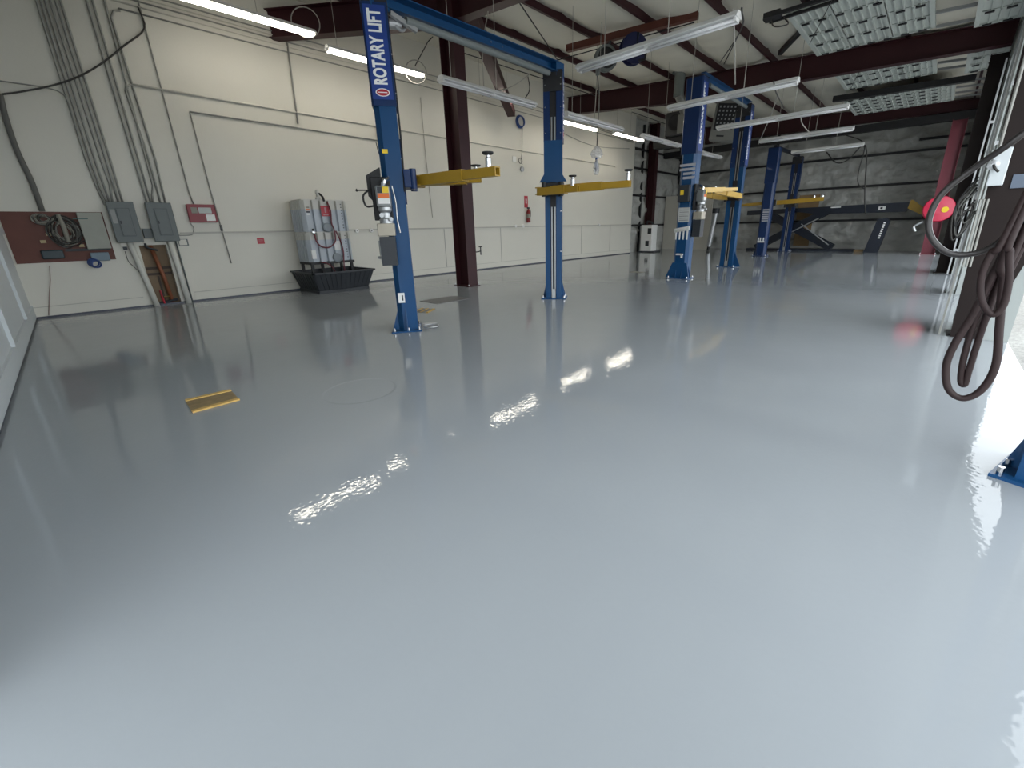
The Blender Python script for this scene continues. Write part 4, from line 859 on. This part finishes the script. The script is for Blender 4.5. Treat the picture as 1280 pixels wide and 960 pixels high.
for i in range(4):
    j = (i+1) % 4; mb.face([a[i], a[j], b[j], b[i]]); mb.face([b[i], b[j], b2[j], b2[i]]); mb.face([b2[i], b2[j], a2[j], a2[i]])
mb.build('tub_body', BLACKP, TB)
rm = MB(); o_ = 0.05
for p, q in (((X0, Y0_), (X1, Y0_)), ((X1, Y0_), (X1, Y1_)), ((X1, Y1_), (X0, Y1_)), ((X0, Y1_), (X0, Y0_))):
    rm.box(min(p[0], q[0])-(0.01 if p[0] != q[0] else 0.03), max(p[0], q[0])+0.03, min(p[1], q[1])-0.03, max(p[1], q[1])+0.03, zt-0.035, zt)
rm.build('rim', BLACKP, TB)
def lerp(a, b, t): return a+(b-a)*t
for i in range(12):
    f = (i+0.5)/12
    MB().prism([(x1+0.001, lerp(y0, y1, f)-0.032, 0.07), (x1+0.001, lerp(y0, y1, f)+0.032, 0.07), (lerp(x1, X1, 0.93), lerp(Y0_, Y1_, f)+0.038, zt-0.04), (lerp(x1, X1, 0.93), lerp(Y0_, Y1_, f)-0.038, zt-0.04)], (0.022, 0, 0)).build('rib', BLACKP, TB)
for i in range(9):
    f = (i+0.5)/9
    MB().prism([(lerp(x0, x1, f)-0.035, y0-0.001, 0.07), (lerp(x0, x1, f)+0.035, y0-0.001, 0.07), (lerp(X0, X1, f)+0.04, lerp(y0, Y0_, 0.93), zt-0.04), (lerp(X0, X1, f)-0.04, lerp(y0, Y0_, 0.93), zt-0.04)], (0, -0.022, 0)).build('rib', BLACKP, TB)
MB().box(x0-0.0, x1+0.03, y0-0.03, y1+0.02, 0.0, 0.06).build('foot', BLACKP, TB)
def tank(label, z0, z1, band, upper):
    t = thing('storage_tank', label, 'storage tank', (-11.2, 4.53, z0), 'stacked grey fluid tanks')
    a0, a1 = 3.98, 5.06; xa, xb = -11.66, -10.92
    zb0 = z1-band
    for nm, zz0, zz1, m in (('tank_lower_body', z0, zb0, TANK), ('tank_upper_band', zb0, z1, TANKT)):
        mb = MB(); P = []
        ch = 0.07
        # front face with vertical flutes
        P += [(xa, a0), (xb-ch, a0)]; P += [(xb, a0+ch)]
        n = 5; seg = (a1-ch-a0-ch)/n
        for i in range(n):
            s = a0+ch+i*seg; P += [(xb, s+seg*0.62), (xb-0.07, s+seg*0.68), (xb-0.07, s+seg*0.92), (xb, s+seg*0.98)]
        P += [(xb-ch, a1), (xa, a1)]
        # left face flutes
        Q = []
        n2 = 5; s2 = (xb-ch-xa)/n2
        for i in range(n2): s = xa+i*s2; Q += [(s+s2*0.1, a0), (s+s2*0.55, a0), (s+s2*0.62, a0+0.02), (s+s2*0.93, a0+0.02)]
        P = [(xa, a0)]+Q+P[1:]
        mb.prism([(x, y, zz0) for x, y in P], (0, 0, zz1-zz0)); mb.build(nm, m, t)
    MB().prism([(xa+0.03, a0+0.03, z1), (xb-0.05, a0+0.03, z1), (xb-0.05, a1-0.05, z1), (xa+0.03, a1-0.05, z1)], (0, 0, 0.025)).build('tank_lid', TANKT, t)
    for i in range(9): 
        z = z0+0.08+(z1-z0-0.16)*i/8; MB().box(xb-0.002, xb+0.004, a1-0.17, a1-0.145, z-0.012, z+0.012).build('level_mark', BLACKP, t)
    return t
T1 = tank('lower pale grey ribbed storage tank standing in the black tub', 0.72, 1.40, 0.16, False)
T2 = tank('upper pale grey ribbed storage tank with red label, stacked on the lower one', 1.43, 2.14, 0.20, True)
MB().lathe((-10.93, 4.62, 0.80), [(0.11, 0), (0.11, 0.05), (0.08, 0.06)], (1, 0, 0)).build('drain_cap', mat('grey_cap', (0.22, 0.25, 0.27), 0.4), T1)
MB().lathe((-10.93, 4.50, 1.52), [(0.11, 0), (0.11, 0.05), (0.08, 0.06)], (1, 0, 0)).build('drain_cap', mat('grey_cap', (0.22, 0.25, 0.27), 0.4), T2)
MB().box(-10.92, -10.88, 4.02, 4.12, 0.80, 1.0).build('sticker', WHITEP, T1)
lb_ = MB().box(-10.90, -10.885, 4.40, 4.60, 1.78, 2.02); lb_.build('red_label', REDP, T2)
MB().box(-10.885, -10.883, 4.44, 4.56, 1.80, 1.83).build('label_line', mat('faded_pink', (0.45, 0.2, 0.22), 0.5), T2); MB().box(-10.885, -10.883, 4.48, 4.52, 1.86, 1.98).build('label_line', mat('faded_pink', (0.45, 0.2, 0.22), 0.5), T2)
for i, c in enumerate((PC, ORANGE, BLACKP, WHITEP)): MB().box(-10.918, -10.914, 4.07, 4.15, 1.96-i*0.05, 1.995-i*0.05).build('sticker', c, T2)
MB().box(-10.95, -10.90, 4.60, 4.74, 0.98, 1.2).build('sticker', WHITEP, T1)
fr = thing('tank_stand', 'black metal stand under the grey tanks inside the tub', 'stand', (-11.3, 4.53, 0.06))
MB().box(-11.66, -10.92, 3.98, 5.06, 0.66, 0.715).build('stand_top', BLACKST, fr)
for a in (-11.6, -10.98):
    for b in (4.02, 4.5, 5.0): MB().box(a-0.03, a+0.03, b-0.03, b+0.03, 0.06, 0.66).build('leg', BLACKST, fr)
pu = thing('transfer_pump', 'white and dark transfer pump standing on top of the grey tanks', 'pump', (-11.0, 4.45, 2.16))
MB().lathe((-11.0, 4.42, 2.166), [(0.06, 0), (0.06, 0.04), (0.035, 0.06), (0.035, 0.12), (0.05, 0.14), (0.04, 0.2), (0.01, 0.22)]).build('pump_body', TANKT, pu)
MB().tube([(-10.97, 4.45, 2.3), (-10.9, 4.49, 2.22), (-10.87, 4.5, 2.12)], 0.025, smooth=4).build('nozzle', RUBBER, pu)
hs = MB(); hs.tube([(-10.85, 4.56, 2.10), (-10.83, 4.60, 1.9), (-10.83, 4.58, 1.62), (-10.83, 4.62, 1.46), (-10.82, 4.6, 1.2), (-10.82, 4.44, 1.06), (-10.83, 4.26, 1.08), (-10.84, 4.16, 1.2), (-10.86, 4.15, 1.38)], 0.018, smooth=6)
tag(hs.build('red_hose', REDHOSE, smooth=True), 'dark red hose looping from the upper tank to the valve between tanks', 'hose')
hs = MB(); hs.tube([(-10.82, 4.65, 1.44), (-10.81, 4.72, 1.2), (-10.82, 4.76, 0.95), (-10.83, 4.74, 0.7), (-10.83, 4.72, 0.45)], 0.017, smooth=6)
tag(hs.build('red_hose', REDHOSE, smooth=True), 'dark red hose hanging straight down into the tub', 'hose')
hs = MB(); hs.tube([(-10.84, 4.18, 0.72), (-10.8, 4.30, 0.68), (-10.8, 4.42, 0.58), (-10.82, 4.5, 0.42)], 0.013, smooth=6)
tag(hs.build('red_hose', REDHOSE, smooth=True), 'short thin red hose from the lower tank base into the tub', 'hose')
vb = thing('tank_valve', 'small metal valve at the joint between the two tanks', 'valve', (-10.88, 4.13, 1.36)); MB().cyl((-10.92, 4.13, 1.42), (-10.84, 4.13, 1.42), 0.03).build('valve_body', CHROME, vb); MB().cyl((-10.86, 4.13, 1.36), (-10.86, 4.13, 1.50), 0.022).build('valve_stem', RUBBER, vb)

# ------------------------------------------------------------ floor plates
def grate(label, pts, m1, m2, nb=1, border=0.035):
    c = sum((Vector(p) for p in pts), Vector())/4; t = thing('floor_grate', label, 'floor grate', (c.x, c.y, 0))
    P = [Vector((p[0], p[1], 0)) for p in pts]
    f = MB(); f.prism([p+Vector((0, 0, 0.001)) for p in P], (0, 0, 0.006)); f.build('infill', m2, t)
    for i in (0, 2): MB().bar(P[i]+Vector((0, 0, 0.008)), P[(i+1) % 4]+Vector((0, 0, 0.008)), border, 0.014).build('frame_bar', m1, t)
    for k in range(nb):
        u = (k+1)/(nb+1); MB().bar(P[0].lerp(P[3], u)+Vector((0, 0, 0.009)), P[1].lerp(P[2], u)+Vector((0, 0, 0.009)), border*0.4, 0.012).build('cross_bar', m1, t)
    return t
grate('yellow framed grate in the floor at left, nearest the camera', [(-4.58, 0.41, 0), (-4.56, 0.75, 0), (-4.25, 0.74, 0), (-4.23, 0.40, 0)], WOODY, GRATEB, 0, 0.05)
grate('small orange framed grate beside the foot of the nearest lift', [(-6.60, 4.02, 0), (-6.78, 4.32, 0), (-6.56, 4.42, 0), (-6.34, 4.12, 0)], WOODY, PLATE, 1, 0.035)
tag(MB().box(-7.58, -6.95, 4.78, 5.62, 0.0, 0.006).build('floor_plate', PLATE), 'dull dark steel plate flat on the floor near the inner column', 'floor plate')
tag(MB().box(-6.85, -6.45, 12.0, 12.28, 0.0, 0.008).build('floor_plate', PC), 'small pale plate on the floor between second post and far cabinet', 'floor plate')

# ------------------------------------------------------------ reels and heaters overhead
rl = thing('cord_reel', 'grey cord reel hung from the rusty beam behind the long unlit fixture', 'cord reel', (-7.05, 10.75, 5.9))
MB().lathe((-7.12, 10.72, 5.55), [(0.30, -0.07), (0.30, -0.05), (0.2, -0.05), (0.2, 0.05), (0.30, 0.05), (0.30, 0.07)], (0.75, -0.5, 0)).build('spool', mat('reel_grey', (0.16, 0.175, 0.17), 0.4), rl)
MB().lathe((-7.12, 10.72, 5.55), [(0.22, -0.09), (0.25, -0.06), (0.25, 0.06), (0.22, 0.09)], (0.75, -0.5, 0)).build('wound_cord', RUBBER, rl)
MB().bar((-7.12, 10.72, 5.55), (-7.05, 10.80, 5.93), 0.10, 0.05).build('bracket', BLACKP, rl)
MB().tube([(-7.30, 10.62, 5.42), (-7.32, 10.66, 5.2)], 0.05).build('cord_guide', mat('reel_grey', (0.16, 0.175, 0.17), 0.4), rl)
bl = thing('hose_reel', 'dark blue hose reel under the rusty beam, right of the grey reel', 'hose reel', (-6.35, 10.9, 5.9))
MB().lathe((-6.40, 10.85, 5.60), [(0.34, -0.10), (0.34, -0.08), (0.15, -0.06), (0.15, 0.06), (0.34, 0.08), (0.34, 0.10)], (0.75, -0.5, 0)).build('spool', mat('reel_navy', (0.008, 0.012, 0.06), 0.35), bl)
MB().bar((-6.40, 10.85, 5.3), (-6.30, 10.9, 5.93), 0.14, 0.06).build('bracket', NAVY, bl)
MB().tube([(-6.2, 10.8, 5.3), (-6.05, 10.82, 5.3), (-6.05, 10.85, 5.42)], 0.03).build('hose_end', RUBBER, bl)
cp = (-7.756, 11.346, 3.600)
tag(MB().tube([(-7.32, 10.66, 5.25), (-7.414, 10.909, 4.600), (cp[0], cp[1], cp[2]-0.02)], 0.016).build('power_cable', RUBBER), 'black cord hanging from the grey reel down to the plastic bag', 'cord')
tag(MB().tube([(-7.5, 10.9, 6.15), (-7.518, 10.921, 5.100), (-8.211, 11.846, 4.500)], 0.012).build('power_cable', CABLEW), 'pale cord hanging left of the black cord to the unlit fixture', 'cord')
bg_ = thing('plastic_bag', 'clear plastic bag tied around the plug at the end of the black cord', 'plastic bag', cp)
def bag(name, c, h, r0, seed):
    mb = MB(); R = []
    for j in range(13):
        t = j/12; z = c[2]-h*t; rr = r0*(0.3+0.9*math.sin(min(1, t*1.4)*PI/2) - (0.75*max(0, t-0.75)/0.25)*0.5)
        R.append([mb.v((c[0]+rr*(1+0.35*noise.noise(Vector((k*0.9, j*0.6, seed))))*math.cos(2*PI*k/16), c[1]+rr*(1+0.35*noise.noise(Vector((k*0.7, j*0.8, seed+4))))*math.sin(2*PI*k/16), z+0.03*noise.noise(Vector((k, j, seed))))) for k in range(16)])
    for a, b in zip(R, R[1:]):
        for k in range(16): mb.face([a[k], a[(k+1) % 16], b[(k+1) % 16], b[k]])
    return mb.build(name, BAG, bg_, smooth=False)
bag('bag_top', (cp[0], cp[1], cp[2]+0.05), 0.32, 0.15, 1); bag('bag_bottom', (cp[0]-0.0, cp[1], cp[2]-0.30), 0.42, 0.075, 5)
MB().cyl((cp[0], cp[1], cp[2]-0.25), (cp[0]-0.02, cp[1], cp[2]-0.62), 0.028).build('plug', BLUEC, bg_)

H1_ = thing('unit_heater', 'dark unit heater with grey flue, left of the middle lift post', 'heater', (-7.0, 17.2, 4.6))
hb = (-7.700, 16.769, 4.950)
MB().box(hb[0]-0.45, hb[0]+0.35, hb[1]-0.4, hb[1]+0.4, 4.55, 5.35, 0.03).build('heater_case', mat('dark_heater', (0.04, 0.04, 0.042), 0.45), H1_)
MB().lathe((hb[0]-0.05, hb[1]-0.41, 4.98), [(0.28, 0), (0.28, 0.03), (0.24, 0.03), (0.05, -0.02)], (0, -1, 0)).build('fan_ring', BLACKST, H1_)
MB().box(hb[0]+0.05, hb[0]+0.45, hb[1]-0.46, hb[1]-0.38, 4.6, 5.2).build('side_panel', HEATER, H1_)
fp = (-7.267, 15.411, 6.150)
MB().cyl((fp[0], fp[1], 5.55), (fp[0], fp[1], 6.3), 0.17, seg=20).build('flue_pipe', mat('flue_grey', (0.17, 0.19, 0.18), 0.45), H1_, smooth=False)
MB().cyl((fp[0], fp[1], 6.24), (fp[0], fp[1], 6.27), 0.26).build('flue_collar', mat('flue_grey', (0.17, 0.19, 0.18), 0.45), H1_)
MB().tube([(fp[0], fp[1], 5.6), (fp[0]+0.02, fp[1]+0.25, 5.42), (hb[0]+0.1, hb[1]-0.1, 5.3)], 0.14, 14, smooth=4).build('flue_elbow', HEATER, H1_)
for dx in (-0.4, 0.3): MB().cyl((hb[0]+dx, hb[1], 5.35), (hb[0]+dx, hb[1], 6.4), 0.012).build('hanger_rod', BLACKST, H1_)
tag(MB().box(hb[0]-1.0, hb[0]+0.5, hb[1]-0.2, hb[1]+0.3, 4.25, 4.545).build('pipe_bundle', BLACKST), 'dark jumble of pipes below the dark heater', 'pipes')
H2_ = thing('unit_heater', 'grey unit heater with louvred grille between the middle lift posts', 'heater', (-6.3, 17.8, 4.5))
hc = (-6.235, 17.342, 4.950); 
rot = Matrix.Translation(hc) @ Matrix.Rotation(math.radians(8), 4, 'Y') @ Matrix.Rotation(math.radians(18), 4, 'Z')
MB(rot).box(-0.48, 0.40, -0.35, 0.35, -0.70, 0.62, 0.03).build('heater_case', HEATER, H2_)
MB(rot).box(-0.40, 0.22, -0.37, -0.35, -0.36, 0.46).build('grille_back', BLACKST, H2_)
for i in range(5):
    for j in range(6): MB(rot).box(-0.34+i*0.12, -0.29+i*0.12, -0.385, -0.37, -0.30+j*0.125, -0.24+j*0.125).build('grille_vane', GALV, H2_)
MB(rot).box(-0.25, 0.0, -0.365, -0.35, -0.58, -0.53).build('badge', BLACKST, H2_)
for dx in (-0.4, 0.3): MB().cyl((hc[0]+dx, hc[1], hc[2]+0.6), (hc[0]+dx, hc[1], 6.4), 0.012).build('hanger_rod', BLACKST, H2_)

# ------------------------------------------------------------ far left corner equipment
cx, cy = -11.25, 22.0
CB = thing('white_machine', 'white upright machine with dark panels by the end of the cream wall', 'machine', (cx, cy, 0))
MB().box(cx-0.55, cx+0.10, cy-0.3, cy+0.3, 0.04, 1.42, 0.02).build('cabinet', WHITEP, CB)
MB().box(cx-0.62, cx+0.3, cy-0.36, cy+0.4, 0.0, 0.06).build('base', BLACKP, CB)
MB().box(cx-0.15, cx+0.06, cy-0.31, cy-0.30, 0.95, 1.25).build('dark_panel', BLACKP, CB); MB().box(cx-0.25, cx-0.05, cy-0.31, cy-0.30, 0.32, 0.6).build('dark_panel', BLACKP, CB)
MB().tube([(cx-0.4, cy, 1.42), (cx-0.35, cy, 1.6), (cx-0.1, cy, 1.55), (cx, cy, 1.42)], 0.05, smooth=4).build('hose_top', BLACKP, CB)
JP = thing('jack_pole', 'pale upright pole standing between middle lift and far wall', 'pole', (-9.2, 25.2 if False else 24.6, 0))
MB().cyl((-9.15, 24.6, 0.2), (-8.95, 24.6, 1.95), 0.13).build('pole_tube', GALV, JP); MB().cyl((-9.18, 24.6, 0.0), (-9.15, 24.6, 0.2), 0.07).build('foot', RUBBER, JP); MB().cyl((-8.96, 24.6, 1.95), (-8.95, 24.6, 2.2), 0.18).build('cap', BLACKP, JP)
tag(MB().tube([(-4.223, 24.000, 4.325), (-3.795, 24.000, 3.858), (-3.376, 24.000, 3.907), (-2.858, 24.000, 4.401), (-2.563, 24.000, 2.563), (-2.375, 24.000, 1.646)], 0.025, smooth=5).build('power_cable', CABLE, smooth=True), 'dark cord looping from the last fixture and hanging before the far wall', 'cord')
tag(MB().tube([(-3.691, 24.000, 4.946), (-2.924, 24.000, 4.471), (-2.925, 24.000, 3.387), (-2.842, 24.000, 2.903), (-2.613, 24.000, 2.694)], 0.02, smooth=5).build('power_cable', CABLE, smooth=True), 'second dark cord drooping beside the long hanging cord', 'cord')
for (P, lb) in (([(-2.762, 9.785, 3.930), (-2.887, 10.484, 3.900), (-3.091, 12.008, 3.900)], 'dark cord under the crossing fixture at the middle lift'), ([(-2.779, 10.327, 4.000), (-3.521, 12.685, 4.000), (-4.973, 16.873, 3.950)], 'pale cord slanting down right of the middle lift'), ([(-3.090, 13.619, 3.980), (-3.168, 14.260, 3.900), (-3.218, 15.468, 3.850)], 'pale cord loop under the third crossing fixture'), ([(-2.340, 6.560, 4.000), (-2.983, 8.407, 4.400), (-5.564, 14.343, 5.900)], 'dark cord from the end of the nearest crossing fixture'), ([(-2.427, 6.529, 4.000), (-2.840, 7.803, 4.100), (-3.423, 9.696, 4.000)], 'pale cord hanging between the first two crossing fixtures')):
    tag(MB().tube(P, 0.012, smooth=5).build('power_cable', CABLE if 'dark' in lb else CABLEW), lb, 'cord')
for (P, lb) in (([(-7.462, 6.685, 4.050), (-7.229, 7.337, 4.300), (-7.763, 8.515, 4.900)], 'pale cord slanting from the unlit fixture to the second lift post top'), ([(-7.074, 7.539, 4.050), (-6.875, 7.507, 4.200), (-7.725, 8.387, 4.800)], 'dark cord loop at the right end of the unlit fixture'), ([(-7.048, 6.366, 4.050), (-7.429, 6.718, 4.900), (-7.540, 7.045, 5.700)], 'pale wire holding the unlit fixture right of the inner column')):
    tag(MB().tube(P, 0.010, smooth=5).build('power_cable', CABLEW if 'pale' in lb else CABLE), lb, 'cord')
tag(MB().ring((-10.400, 7.108, 5.232), (0.8, -0.5, 0), 0.26, 0.012, 24).build('cable_loop', CABLEW), 'pale cable ring hanging at the right end of the lit light by the near lift', 'cable')
tag(MB().tube([(-10.400, 7.101, 5.370), (-10.400, 7.551, 5.993), (-10.400, 7.712, 6.138)], 0.012).build('power_cable', CABLE), 'dark cord rising from the lit fixture to the inner column', 'cord')
tag(MB().ring((-10.400, 4.505, 5.575), (0.8, -0.5, 0), 0.27, 0.010, 24).build('cable_loop', CABLEW), 'pale cable ring around the end of the top left lit light', 'cable')

# ------------------------------------------------------------ right hand side: reel, box, hoses
RR = thing('hose_reel', 'bright red round hose reel mounted on the second maroon pier', 'hose reel', (-0.05, 15.6, 1.3))
c = (-0.06, 15.6, 1.64)
MB().lathe(c, [(0.31, -0.02), (0.32, 0.0), (0.30, 0.03), (0.12, 0.05), (0.0, 0.05)], (0.15, -1, 0.1)).build('reel_disc', mat('reel_red', (0.50, 0.008, 0.05), 0.35), RR, smooth=False)
MB().lathe((c[0], c[1]+0.22, c[2]), [(0.31, -0.02), (0.32, 0.0), (0.30, 0.03)], (0.15, -1, 0.1)).build('reel_disc', mat('reel_red', (0.50, 0.008, 0.05), 0.35), RR)
MB().cyl((c[0], c[1]+0.03, c[2]), (c[0], c[1]+0.2, c[2]), 0.24).build('wound_hose', RUBBER, RR)
MB().cyl((c[0]+0.12, c[1]-0.06, c[2]-0.02), (c[0]+0.12, c[1]-0.05, c[2]-0.02), 0.07).build('warning_label', YLAB, RR)
MB().box(c[0], 0.19, c[1]+0.1, c[1]+0.44, c[2]-0.08, c[2]+0.08).build('bracket', MAROON, RR)
MB().tube([(c[0]-0.25, c[1], c[2]-0.3), (c[0]-0.4, c[1], c[2]-0.42), (c[0]-0.35, c[1], c[2]-0.55)], 0.03, smooth=4).build('hose_guide', GALV, RR)
EB = thing('switch_box', 'white switch box with round socket on the nearest pier among the cables', 'switch box', (0.3, 7.2, 1.78))
bM = frame(Vector((0.357, 7.140, 1.921)), (1, 0, 0), (0, 1, 0), (0, 0, 1))
MB(bM).box(-0.055, 0.075, -0.04, 0.06, -0.19, 0.19, 0.008).build('box_body', WHITE_DOOR, EB); MB(bM).lathe((-0.04, -0.04, 0.02), [(0.05, 0), (0.05, 0.03), (0.02, 0.035)], (0, -1, 0)).build('socket', GALV, EB)
MB(bM).tube([(-0.04, -0.07, 0.02), (-0.02, -0.1, -0.02), (0.01, -0.08, -0.05)], 0.012, smooth=4).build('plug_cord', CABLE, EB)
tag(MB().box(0.50, 0.62, 7.225, 7.24, 1.70, 1.84).build('pier_label', mat('blue_grey_label', (0.10, 0.13, 0.18), 0.4)), 'blue grey label on the dark brown column right of the white box', 'label')
for i, dx in enumerate((0.0, 0.035, 0.075)):
    tag(MB().tube([(0.30+dx*0.8, 7.22, 1.60), (0.31+dx*0.8, 7.22, 0.85)], 0.011).build('conduit', CONDUIT), ('left', 'middle', 'right')[i]+' pale conduit falling below the white switch box', 'conduit', 'conduits below the white switch box')
tag(MB().box(0.265, 0.285, 7.3, 7.34, 0.0, 4.9).build('conduit_trough', CONDUIT), 'white vertical trough along the inner edge of the nearest pier', 'trough')
tag(MB().tube([(0.33, 7.2, 1.95), (0.33, 7.2, 4.9)], 0.014).build('conduit', CONDUIT), 'pale conduit rising above the white switch box', 'conduit')
tg = thing('cable_tangle', 'hanging tangle of dark cables beside the nearest pier, left of the white box', 'cable tangle', (0.15, 7.3, 1.1))
rnd = random.Random(11)
for i in range(7):
    a = rnd.uniform(-0.03, 0.05); z0_ = 1.85-rnd.random()*0.15; zl = 1.15+rnd.random()*0.3; wv = rnd.uniform(0.04, 0.10)
    MB().tube([(0.24+a*0.3, 7.3, z0_), (0.16+a-wv*0.5, 7.27, (z0_+zl)/2), (0.17+a, 7.26, zl), (0.17+a+wv, 7.27, zl+0.12), (0.26, 7.3, z0_-0.25)], 0.009, smooth=6).build('cable_strand', (CABLE, GC, RUBBER)[i % 3], tg, smooth=True)
HO = []
def hose(label, pts, r=0.0135, m=HOSE):
    return tag(MB().tube(pts, r, 10, smooth=8).build('air_hose', m, smooth=True), label, 'hose', 'brown hoses hanging at the right edge')
hose('thick dark hose in a wide loop sweeping left from the right edge of the frame', [(0.217, 2.750, 1.764), (0.152, 2.750, 1.687), (0.064, 2.800, 1.603), (-0.014, 2.800, 1.506), (-0.035, 2.800, 1.395), (-0.004, 2.800, 1.305), (0.068, 2.800, 1.244), (0.156, 2.820, 1.249), (0.219, 2.840, 1.304), (0.253, 2.860, 1.403), (0.34, 2.9, 2.2)], 0.013, mat('dark_hose', (0.030, 0.026, 0.026), 0.35))
hose('long brown hose loop hanging lowest, reaching down over the pale floor', [(0.34, 2.9, 2.2), (0.240, 2.800, 1.305), (0.221, 2.800, 1.150), (0.197, 2.800, 0.966), (0.171, 2.800, 0.846), (0.160, 2.800, 0.723), (0.189, 2.800, 0.605), (0.247, 2.800, 0.566), (0.298, 2.800, 0.620), (0.318, 2.800, 0.744), (0.292, 2.800, 0.922), (0.258, 2.800, 1.135), (0.238, 2.780, 1.306), (0.34, 2.88, 2.2)], 0.015)
hose('narrow doubled brown hose bight hanging inside the longest loop', [(0.34, 2.92, 2.2), (0.252, 2.860, 1.337), (0.229, 2.860, 1.127), (0.214, 2.860, 0.919), (0.216, 2.860, 0.740), (0.229, 2.860, 0.635), (0.246, 2.860, 0.622), (0.245, 2.860, 0.705), (0.246, 2.860, 0.904), (0.254, 2.860, 1.129), (0.276, 2.860, 1.303), (0.35, 2.93, 2.2)], 0.013)
hose('shorter brown hose loop above the two longer loops', [(0.34, 2.9, 2.2), (0.222, 2.720, 1.356), (0.193, 2.720, 1.258), (0.183, 2.720, 1.156), (0.205, 2.720, 1.052), (0.250, 2.720, 0.992), (0.274, 2.720, 1.034), (0.267, 2.720, 1.144), (0.244, 2.720, 1.259), (0.241, 2.720, 1.372), (0.35, 2.88, 2.2)], 0.013)
hose('brown hose strand slanting up to the right edge above the loops', [(0.237, 2.900, 1.042), (0.273, 2.900, 1.144), (0.288, 2.900, 1.261), (0.307, 2.900, 1.385), (0.36, 2.93, 2.2)], 0.014)
